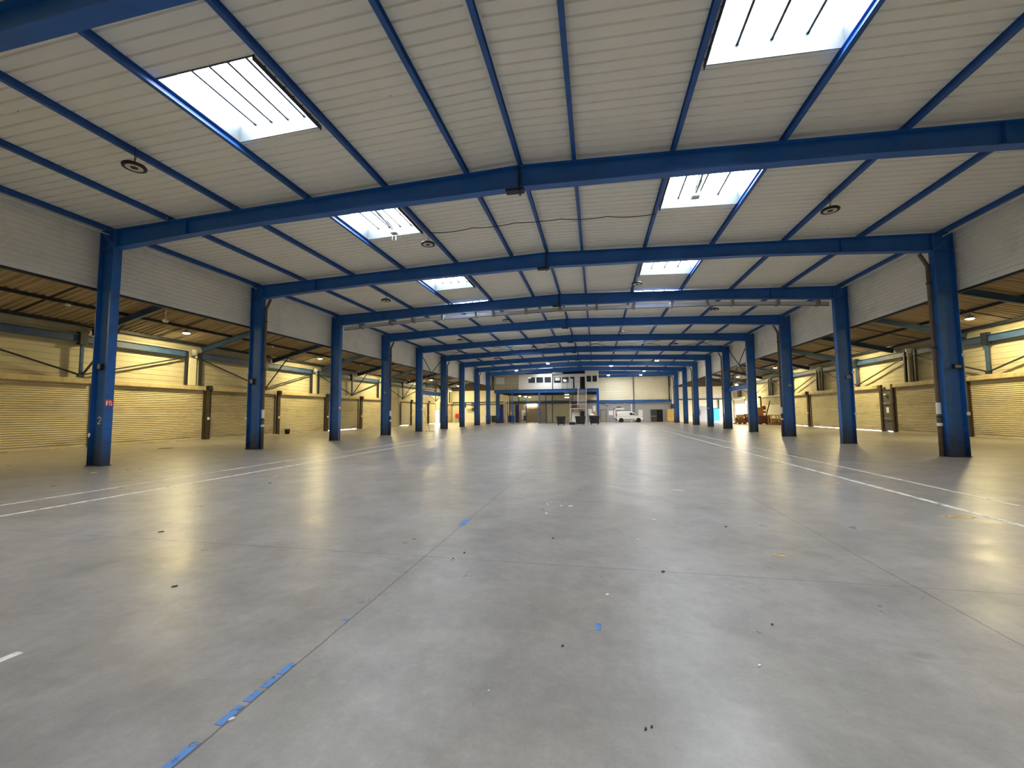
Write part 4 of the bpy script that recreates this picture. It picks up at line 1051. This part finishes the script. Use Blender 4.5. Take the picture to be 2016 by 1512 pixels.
# blue cabinets and pipes at the left of the mezzanine
o = MB().bbox(-.5,.5,-.4,.4,0,2.9,.03).build('blue_machine_column', M['navy']); o.location = (-15.3, 55.6, 0); o.hide_render = False
tag(o, 'thick dark blue machine column left of the mezzanine post', 'machine')
t = thing('pipe_rack', 'cluster of white and dark vertical pipes beside the blue machine column', 'pipes', (-14.3, 57.4, 0))
for i, (x, m, z0, z1) in enumerate(((-.35,'white',0,4.2),(0,'white',1.6,3.9),(.25,'blackpl',.9,4.3),(.6,'blackpl',0,4.3))): MB().rod((x,0,z0),(x,0,z1),.07,10,(0,1,0)).build('pipe', M[m], t)
o = MB().bbox(-.45,.45,-.4,.4,0,1.15,.03).build('blue_cabinet', M['navy']); o.location = (-14.1, 58.6, 0); tag(o, 'low dark blue cabinet below the white pipes', 'cabinet')
o = MB().lathe((0,0,0),[(0,0),(.16,0),(.17,.35),(.06,.6),(.05,.8),(0,.8)],12).build('white_canister', M['white'],None,True); o.location = (-14.1,58.5,1.15); tag(o, 'white canister standing on the low blue cabinet', 'canister')
o = MB().bbox(-.3,.3,-.3,.3,0,2.9,.02).build('blue_cabinet', M['navy']); o.location = (-12.9, 57.9, 0); tag(o, 'tall narrow dark blue cabinet beside the first mezzanine post', 'cabinet')
# hangings on the right under the mezzanine
t = thing('notice_board', 'pale noticeboard and papers on the wall right of the stair', 'notice board', (-1.0, 57.0, 0))
MB().box(-.35,.2,-.03,0,1.2,2.1).build('paper', M['signwhite'], t); MB().box(.35,.8,-.03,0,1.7,2.6).build('paper', M['signwhite'], t)
MB().box(.2,.95,-.03,0,.9,1.6).build('paper', M['card'], t); MB().box(-1.1,1.05,.0,.05,0,3.0).build('backing', M['grey'], t)

# ------------------------------------------------------------------ far wall, right of the mezzanine
def ibeam_thing(name, label, p0, p1, d, w_, m='blue', cat='beam'):
    return tag(MB().ibar(p0, p1, d, w_).build(name, M[m]), label, cat)
ibeam_thing('wall_beam', 'horizontal blue beam across the far wall above the van', (.4, YF-.15, 3.33), (11.6, YF-.15, 3.33), .38, .2)
ibeam_thing('wall_beam', 'horizontal blue grey beam along the back wall under the mezzanine', (-15.4, YF-.15, 3.3), (.2, YF-.15, 3.3), .38, .2, 'aisleblue')
ibeam_thing('wall_beam', 'thin dark rail across the far end of the left aisle', (-25, YF-.1, 3.45), (-15.8, YF-.1, 3.45), .12, .1, 'darksteel')
ibeam_thing('wall_beam', 'second thin dark rail across the far end of the left aisle, lower one', (-25, YF-.1, 3.1), (-15.8, YF-.1, 3.1), .1, .1, 'darksteel')
ibeam_thing('wall_beam', 'thin grey rail across the far end of the right aisle', (11.8, YF-.1, 3.5), (20.7, YF-.1, 3.5), .2, .1, 'aisleblue')
ibeam_thing('gable_post', 'blue post dividing the far wall cladding above the van', (5.87, YF-.12, 0), (5.87, YF-.12, 7.7), .18, .12, 'aisleblue', 'post')
ibeam_thing('gable_post', 'dark post at the right end of the far wall cladding', (11.35, YF-.12, 3.4), (11.35, YF-.12, 7.4), .2, .14, 'darksteel', 'post')
ibeam_thing('gable_post', 'dark post at the far end of the left aisle, beside the red box', (-23.6, YF-.15, 0), (-23.6, YF-.15, 5.6), .3, .2, 'darksteel', 'post')
ibeam_thing('gable_post', 'dark post at the far end of the left aisle above the lilac bin', (-18.6, YF-.15, 0), (-18.6, YF-.15, 5.6), .2, .14, 'darksteel', 'post')
ibeam_thing('roof_tie', 'blue tie beam under the far end of the roof above the cladding', (-15, YF-.2, 7.5), (11.1, YF-.2, 7.5), .4, .2)
o = MB().rod((0,0,5.4),(0,0,7.6),.14,14,(0,1,0)).rod((0,0,2.9),(.1,-.2,5.45),.09,12,(0,1,0)).build('white_duct', M['white']); o.location = (11.75, YF-.5, 0); tag(o, 'white vertical duct at the right end of the far wall', 'duct')
o = MB().bbox(-.35,.35,-.2,.2,0,.7,.02).build('blue_box', M['navy']); o.location = (11.9, YF-.21, 2.1); tag(o, 'blue electrical box above the wooden cabinet', 'box')
o = MB().rod((0,0,0),(0,0,2.9),.09,12,(0,1,0)).build('white_downpipe', M['white']); o.location = (5.45, YF-.2, 0); tag(o, 'white downpipe behind the van on the grey wall', 'pipe')
t = thing('wall_door', 'narrow grey door with a window at the left end of the grey wall', 'door', (1.0, YF-.06, 0))
MB().box(-.42,.42,-.04,0,.02,2.0).build('door_leaf', M['taupe'], t); MB().box(-.36,.36,-.05,-.041,1.2,1.9).build('door_window', M['grey'], t)
f = MB(); f.box(-.48,-.42,-.06,0,0,2.06); f.box(.42,.48,-.06,0,0,2.06); f.box(-.48,.48,-.06,0,2.0,2.06); f.build('door_frame', M['darksteel'], t)
o = MB().box(-.35,.35,-.03,0,-.36,.36).build('notice_board', M['signwhite']); o.location = (2.2, YF-.06, 1.45); tag(o, 'white square notice panel between the grey door and the van', 'panel')
t = thing('air_curtain_frame', 'white frame around a grey hatch behind the rear of the van', 'frame', (3.6, YF-.06, 0))
f = MB(); f.box(-.9,-.7,-.08,0,.5,2.2); f.box(-.9,.75,-.08,0,2.0,2.2); f.box(-.9,-.3,-.08,0,.5,.62); f.build('frame', M['white'], t); MB().box(-.7,.7,-.04,0,.62,2.0).build('hatch', M['greywall'], t)
# black stencil letters high on the grey wall (illegible small dark marks)
g = MB()
for i, x in enumerate((0,.17,.3,.42,.56,.66)): g.box(x, x+.09+.02*(i % 2), -.012, 0, 0, .13+.03*(i % 3))
g.box(.0,.76,-.012,0,.0,.03)
o = g.build('wall_lettering', M['black']); o.location = (3.05, YF-.055, 2.32); tag(o, 'small dark lettering on the grey wall above the van', 'lettering')
o = MB().box(-.33,.33,-.03,0,-.5,.5).build('poster', M['cabin']); o.location = (6.85, YF-.06, 1.42); tag(o, 'pale poster on the grey wall right of the van', 'poster')
t = thing('double_doorway', 'black doorway with a dark grille gate on its left half', 'doorway', (9.35, YF-.06, 0))
MB().box(0,.92,-.02,0,0,1.95).build('opening', M['black'], t)
g = MB(); g.box(-.92,0,-.05,-.02,0,1.95); g.build('grille_leaf', M['blackpl'], t)
g = MB(); g.box(-.9,-.02,-.06,-.05,.85,.95)
for i in range(6): g.box(-.86+.16*i, -.84+.16*i, -.06, -.05, .05, 1.9)
g.build('grille_bars', M['grey'], t)
t = thing('wooden_cabinet', 'tall light wooden cabinet on short feet by the last right column', 'cabinet', (11.35, YF-.6, 0))
MB().bbox(-.5,.5,-.3,.3,.12,1.95,.01).build('body', M['yellowcab'], t)
for s in (-1,1):
    d = MB().box(s*.25-.22, s*.25+.22, -.32, -.3, .2, 1.5).build('door', M['yellowcab'], t); MB().box(s*.06-.015, s*.06+.015, -.35, -.32, .8, .95).build('handle', M['darksteel'], d)
    for y in (-.22,.22): MB().box(s*.42-.04, s*.42+.04, y-.04, y+.04, 0, .12).build('foot', M['darksteel'], t)
for i, (x, z) in enumerate(((1.62, 2.86), (4.44, 2.86))):
    t = thing('wall_lamp', 'small white wall lamp on the grey wall, %s one' % ('left', 'right')[i], 'lamp', (x, YF-.1, z))
    MB().bbox(-.16,.16,-.16,0,-.05,.06,.02).build('body', M['white'], t); MB().box(-.03,.03,-.05,.04,-.14,-.05).build('bracket', M['darksteel'], t)
# the fans of cables slung below the blue beam
c = MB(); pts = [(.4 + 11*i/24, YF-.3, 3.08 - .12*math.sin(i*.9)**2 - (.12 if i > 12 else 0)) for i in range(25)]
for a, b in zip(pts, pts[1:]): c.rod(a, b, .03, 6)
tag(c.build('cable_bundle', M['darksteel']), 'dark cable bundle sagging under the blue beam above the van', 'cable')
c = MB(); pts = [(-15 + 15*i/24, YF-.3, 3.62 - .1*math.sin(i*.7)**2) for i in range(25)]
for a, b in zip(pts, pts[1:]): c.rod(a, b, .03, 6)
tag(c.build('cable_bundle', M['darksteel']), 'dark cable bundle along the back wall under the mezzanine', 'cable')

# ------------------------------------------------------------------ delivery van (faces right)
t = thing('delivery_van', 'small white delivery van parked facing right before the grey wall', 'van', (4.9, 57.3, 0))
t.scale = (.94, .94, .94)
prof = [(-2.02,.34),(-2.08,.52),(-2.06,1.0),(-1.98,1.55),(-1.90,1.72),(-1.6,1.79),(-.3,1.80),(.25,1.76),(.62,1.60),(1.18,1.16),(1.35,1.10),(1.88,.96),(2.07,.80),(2.12,.52),(2.08,.34)]
def loft(profile, halfs, m, name, par):
    vs = []; n = len(profile)
    for (hy, sc, dz) in halfs: vs += [(x*(1 if abs(x) < 1.9 else sc), hy, z+dz if z > 1.2 else z) for x, z in profile]
    fs = []
    for k in range(len(halfs)-1): fs += [(k*n+i, k*n+(i+1) % n, (k+1)*n+(i+1) % n, (k+1)*n+i) for i in range(n)]
    fs += [tuple(range(n-1,-1,-1)), tuple((len(halfs)-1)*n+i for i in range(n))]
    return MB().add(vs, fs).build(name, m, par)
loft(prof, [(-.86, .97, -.05), (-.80, 1, 0), (.80, 1, 0), (.86, .97, -.05)], M['carwhite'], 'body', t)
def side_quad(pts, y0, y1, m, name, par): return MB().poly(pts, y0, y1).build(name, m, par)
for s in (-1, 1):
    a, b = (s*.865, s*.88)
    w_ = side_quad([(.0,1.18),(.0,1.56),(.36,1.56),(.55,1.48),(.98,1.16)], min(a,b), max(a,b), M['carglass'], 'side_window', t)
    MB().box(.40,.44, min(a, s*.89), max(a, s*.89), 1.16, 1.55).build('window_divider', M['carwhite'], w_)
    MB().box(-1.0, .85, min(a,s*.89), max(a,s*.89), .44, .53).build('side_moulding', M['blackpl'], t)
    MB().bbox(.98,1.12, min(s*.87,s*1.02), max(s*.87,s*1.02), 1.10,1.24,.02).build('wing_mirror', M['blackpl'], t)
    MB().box(-.1,.04, min(a,s*.895), max(a,s*.895), .92,.96).build('door_handle', M['blackpl'], t)
    MB().box(-1.75,-.15, min(a,s*.885), max(a,s*.885), .98,1.0).build('panel_crease', M['grey'], t)
    for x in (-1.36, 1.36):
        MB().lathe((x, s*.80, .34), [(0,-.11),(.38,-.11),(.38,.085),(0,.085)], 24, 'y').build('wheel_arch', M['black'], t)
        wo = MB().lathe((x, s*.80, .315), [(.19,-.1),(.30,-.1),(.315,-.06),(.315,.06),(.30,.1),(.19,.1)], 28, 'y').build('tyre', M['rubber'], t, True)
        MB().lathe((x, s*.80, .315), [(0,-.095),(.20,-.095),(.20,.095),(0,.095)], 20, 'y').build('wheel_hub', M['hub'], wo)
side_quad([(.66,1.57),(1.16,1.17),(1.19,1.19),(.69,1.60)], -.72, .72, M['carglass'], 'windscreen', t)
MB().bbox(2.0,2.18,-.84,.84,.28,.60,.04).build('front_bumper', M['blackpl'], t)
MB().bbox(-2.16,-2.0,-.84,.84,.28,.56,.04).build('rear_bumper', M['blackpl'], t)
for s in (-1,1):
    MB().bbox(1.86,2.06, min(s*.62,s*.87), max(s*.62,s*.87), .70,.92,.03).build('headlamp', M['lampoff'], t)
    MB().bbox(-2.08,-1.98, min(s*.76,s*.875), max(s*.76,s*.875), .95,1.4,.02).build('tail_lamp', M['red'], t)
    MB().rod((-1.7, s*.68, 1.86), (.0, s*.68, 1.86), .02).build('roof_rail', M['blackpl'], t)
MB().box(-1.95,-1.35,-.6,.6,1.82,1.9).build('roof_rack', M['blackpl'], t)

# ------------------------------------------------------------------ far right aisle
t = thing('cold_room_door', 'pale grey sliding cold room door at the end of the right aisle', 'door', (16.4, YF-.1, 0)); MB().box(-.75,.75,-.08,0,.02,2.4).build('door_leaf', M['greywall'], t); MB().box(-.6,-.54,-.16,-.08,1.0,1.8).build('handle', M['darksteel'], t)
t = thing('blue_door', 'bright blue door at the far end of the right aisle', 'door', (18.25, YF-.1, 0)); MB().box(-.42,.42,-.06,0,.1,2.0).build('door_leaf', M['bluedoor'], t); MB().box(-.5,.5,-.05,0,2.0,2.1).build('lintel', M['darksteel'], t)
o = MB().box(-.08,.08,-.1,0,2.1,3.4).build('wall_bracket', M['darksteel']); o.location = (18.6, YF-.1, 0); tag(o, 'dark bracket above the bright blue door', 'bracket')
t = thing('sectional_door', 'half raised pale sectional door above the bright doorway on the right wall', 'door', (20.62, 56.95, 0))
MB().box(-.05,0,-2.35,2.35,2.6,3.3).build('door_panel', M['cladfar'], t); MB().bbox(-.3,0,-2.4,2.4,3.3,3.6,.03).build('housing', M['white'], t)
for s in (-1,1): MB().box(-.08,0,s*2.35-.04,s*2.35+.04,0,3.3).build('guide_rail', M['rust'], t)
t = thing('wall_panel', 'pale grey raised wall panel on the right wall behind the scrap machine', 'panel', (20.68, 45.4, 0)); MB().box(-.04,0,-3.0,3.0,.0,3.3).build('sheet', M['shutterdull'], t); MB().bbox(-.16,0,-3.0,3.0,3.28,3.42,.02).build('head_rail', M['white'], t)
MB().box(-.06,-.04,-2.6,1.6,.1,2.3).build('inner_panel', M['cladfar'], t)
def pallet(mb, x, y, z, w_=1.2, d=.8):
    for i in range(5): mb.box(x-w_/2, x+w_/2, y-d/2+i*d/4.6, y-d/2+i*d/4.6+.1, z+.12, z+.144)
    for k in (-1,0,1): mb.box(x+k*(w_/2-.05)-.05, x+k*(w_/2-.05)+.05, y-d/2, y+d/2, z+.02, z+.12)
    for i in range(3): mb.box(x-w_/2, x+w_/2, y-d/2+i*(d-.1)/2, y-d/2+i*(d-.1)/2+.1, z, z+.022)
for i, (x, y, z) in enumerate(((17.0, 45.4, 0), (18.35, 46.4, 0), (17.1, 45.3, .145), (17.2, 46.4, 0))):
    mb = MB(); pallet(mb, 0, 0, 0); o = mb.build('wooden_pallet', M['wood']); o.location = (x, y, z); o.rotation_euler = (0,0,(0.1,-.1,.2,0)[i])
    tag(o, ('wooden pallet at the left foot of the scrap pile', 'wooden pallet at the back of the scrap pile', 'wooden pallet lying on another at the scrap pile', 'wooden pallet under the brown wooden box at the scrap pile')[i], 'pallet')
random.seed(11)
names = ['brown', 'pale', 'reddish', 'dark', 'split', 'short', 'long', 'crooked', 'thin', 'thick', 'leaning', 'topmost']
for i in range(12):
    x = 17.1 + random.uniform(-.4, .5); y = 45.25 + random.uniform(-.3, .25); L_ = random.uniform(.35, .8); z = .33 + .035*i
    a = random.uniform(0, math.pi); tl = random.uniform(-.35, .35)
    o = MB().bar((-L_/2, 0, -L_*tl/2), (L_/2, 0, L_*tl/2), .09, .07).build('timber_offcut', M[('wood', 'wooddark', 'orange')[i % 3]]); o.location = (x, y, z); o.rotation_euler = (0,0,a)
    tag(o, '%s timber offcut in the scrap pile by the bright doorway' % names[i], 'timber')
o = MB().bbox(-.5,.5,-.35,.35,0,.45,.02).build('cardboard_box', M['card']); o.location = (18.3, 46.4, .806); o.rotation_euler = (0,0,.2); tag(o, 'brown cardboard box on top of the scrap pile', 'box')
for i, (x, y, z, a, b, c, m, lab) in enumerate(((17.25, 46.3, .145, .45, .35, .62, 'wooddark', 'brown wooden box behind the timber in the scrap pile'), (18.35, 46.4, .145, .42, .36, .66, 'orange', 'reddish brown box under the cardboard box of the scrap pile'), (17.3, 46.3, .765, .34, .3, .42, 'card', 'pale carton on top of the brown wooden box'))):
    o = MB().bbox(-a, a, -b, b, 0, c, .015).build('storage_box', M[m]); o.location = (x, y, z); o.rotation_euler = (0, 0, .15*i-.1); tag(o, lab, 'box')
# red machine
t = thing('scrap_machine', 'dark red machine with an orange plate standing against the right wall', 'machine', (19.1, 43.9, 0))
MB().bbox(-.62,.55,-.4,.4,.12,1.05,.06).build('body', M['darkred'], t)
MB().bbox(-.6,-.1,-.3,.3,1.05,2.0,.03).build('orange_plate', M['orange'], t)
MB().bbox(-.12,.22,-.2,.2,1.35,2.15,.05).build('control_head', M['darkred'], t)
MB().box(-.08,.2,-.22,-.2,1.55,1.72).build('label_plate', M['signwhite'], t)
MB().bar((.1,-.1,.5), (.75,.0,2.75), .09, .09).build('boom', M['rust'], t)
MB().bar((-.4,-.42,.3), (.35,-.42,1.0), .06, .06).bar((-.5,-.42,.9), (.4,-.42,.35), .06, .06).build('brace', M['darkred'], t)
for sx in (-1,1):
    for sy in (-1,1): MB().lathe((sx*.4, sy*.3, .12), [(0,-.05),(.12,-.05),(.12,.05),(0,.05)], 14, 'y').build('wheel', M['rubber'], t)
# crates
def crate(label, x, y, w_, d, h, m='wood', rz_=0):
    t = thing('wooden_crate', label, 'crate', (x, y, 0), rz_)
    fr = MB()
    for sx in (-1,1):
        for sy in (-1,1): fr.box(sx*(w_/2-.05)-.05, sx*(w_/2-.05)+.05, sy*(d/2-.05)-.05, sy*(d/2-.05)+.05, .1, h)
    for z in (.1, h-.1):
        for sy in (-1,1): fr.box(-w_/2, w_/2, sy*(d/2-.02)-.02, sy*(d/2-.02)+.02, z, z+.1)
        for sx in (-1,1): fr.box(sx*(w_/2-.02)-.02, sx*(w_/2-.02)+.02, -d/2, d/2, z, z+.1)
    fr.build('frame', M[m], t)
    pb = MB(); pallet(pb, 0, 0, 0, w_, d); pb.build('base', M[m], t)
    MB().bbox(-w_*.38, w_*.38, -d*.35, d*.35, .2, h*.62, .04).build('contents', M['wooddark'], t)
    mb = MB()
    for i in range(2): mb.box(-w_/2, w_/2, -d/2-.02, -d/2, .35+.28*i, .45+.28*i)
    mb.build('slats', M[m], t)
crate('open wooden crate right of the dark red machine', 19.78, 42.9, .92, .9, 1.12, 'wood')
crate('low weathered crate half hidden by the third right column', 20.05, 41.3, .9, 1.0, .6, 'wooddark')

# ------------------------------------------------------------------ far left aisle
o = MB().bbox(-.5,.5,-.2,.2,-.32,.32,.05).build('red_box', M['red']); o.location = (-23.8, YF-.35, 1.2); o.rotation_euler = (0,.08,0); tag(o, 'red hose box on the far wall of the left aisle', 'box')
o = MB().bbox(-.45,.45,-.3,.3,0,.7,.04).build('blue_box', M['navy']); o.location = (-20.9, YF-.3, 2.8); tag(o, 'dark blue speaker-like box high on the far wall of the left aisle', 'box')
o = MB().bbox(-.45,.45,-.1,.1,0,.55,.02).build('wall_monitor', M['blackpl']); o.location = (-20.9, YF-.4, 1.95); tag(o, 'black monitor on a wall arm in the left aisle', 'monitor')
o = MB().bbox(-.3,.3,-.1,.1,0,.2,.02).build('wall_shelf', M['grey']); o.location = (-21.9, YF-.3, 2.15); tag(o, 'small grey shelf left of the black monitor', 'shelf')
o = MB().lathe((0,0,0), [(.02,-.4),(.12,-.3),(.1,.1),(.14,.3),(.04,.4)], 10).build('coiled_hose', M['rust'], None, True); o.location = (-22.6, YF-.15, 3.0); tag(o, 'brown coiled hose hanging on the far wall of the left aisle', 'hose')
t = thing('wheelie_bin', 'lilac blue wheeled bin at the end of the left aisle', 'bin', (-18.1, 58.9, 0)); MB().bbox(-.4,.4,-.35,.35,.1,1.1,.04).build('tub', M['bluebin'], t); MB().bbox(-.43,.43,-.38,.38,1.1,1.18,.02).build('lid', M['bluebin'], t)
for s in (-1,1): MB().lathe((s*.32,.25,.1), [(0,-.04),(.1,-.04),(.1,.04),(0,.04)], 12, 'x').build('wheel', M['rubber'], t)
t = thing('wheelie_bin', 'dark bin standing right behind the lilac blue bin', 'bin', (-17.2, 59.4, 0)); MB().bbox(-.4,.4,-.35,.35,.0,1.1,.04).build('tub', M['blackpl'], t); MB().bbox(-.43,.43,-.38,.38,1.1,1.16,.02).build('lid', M['bluebin'], t)
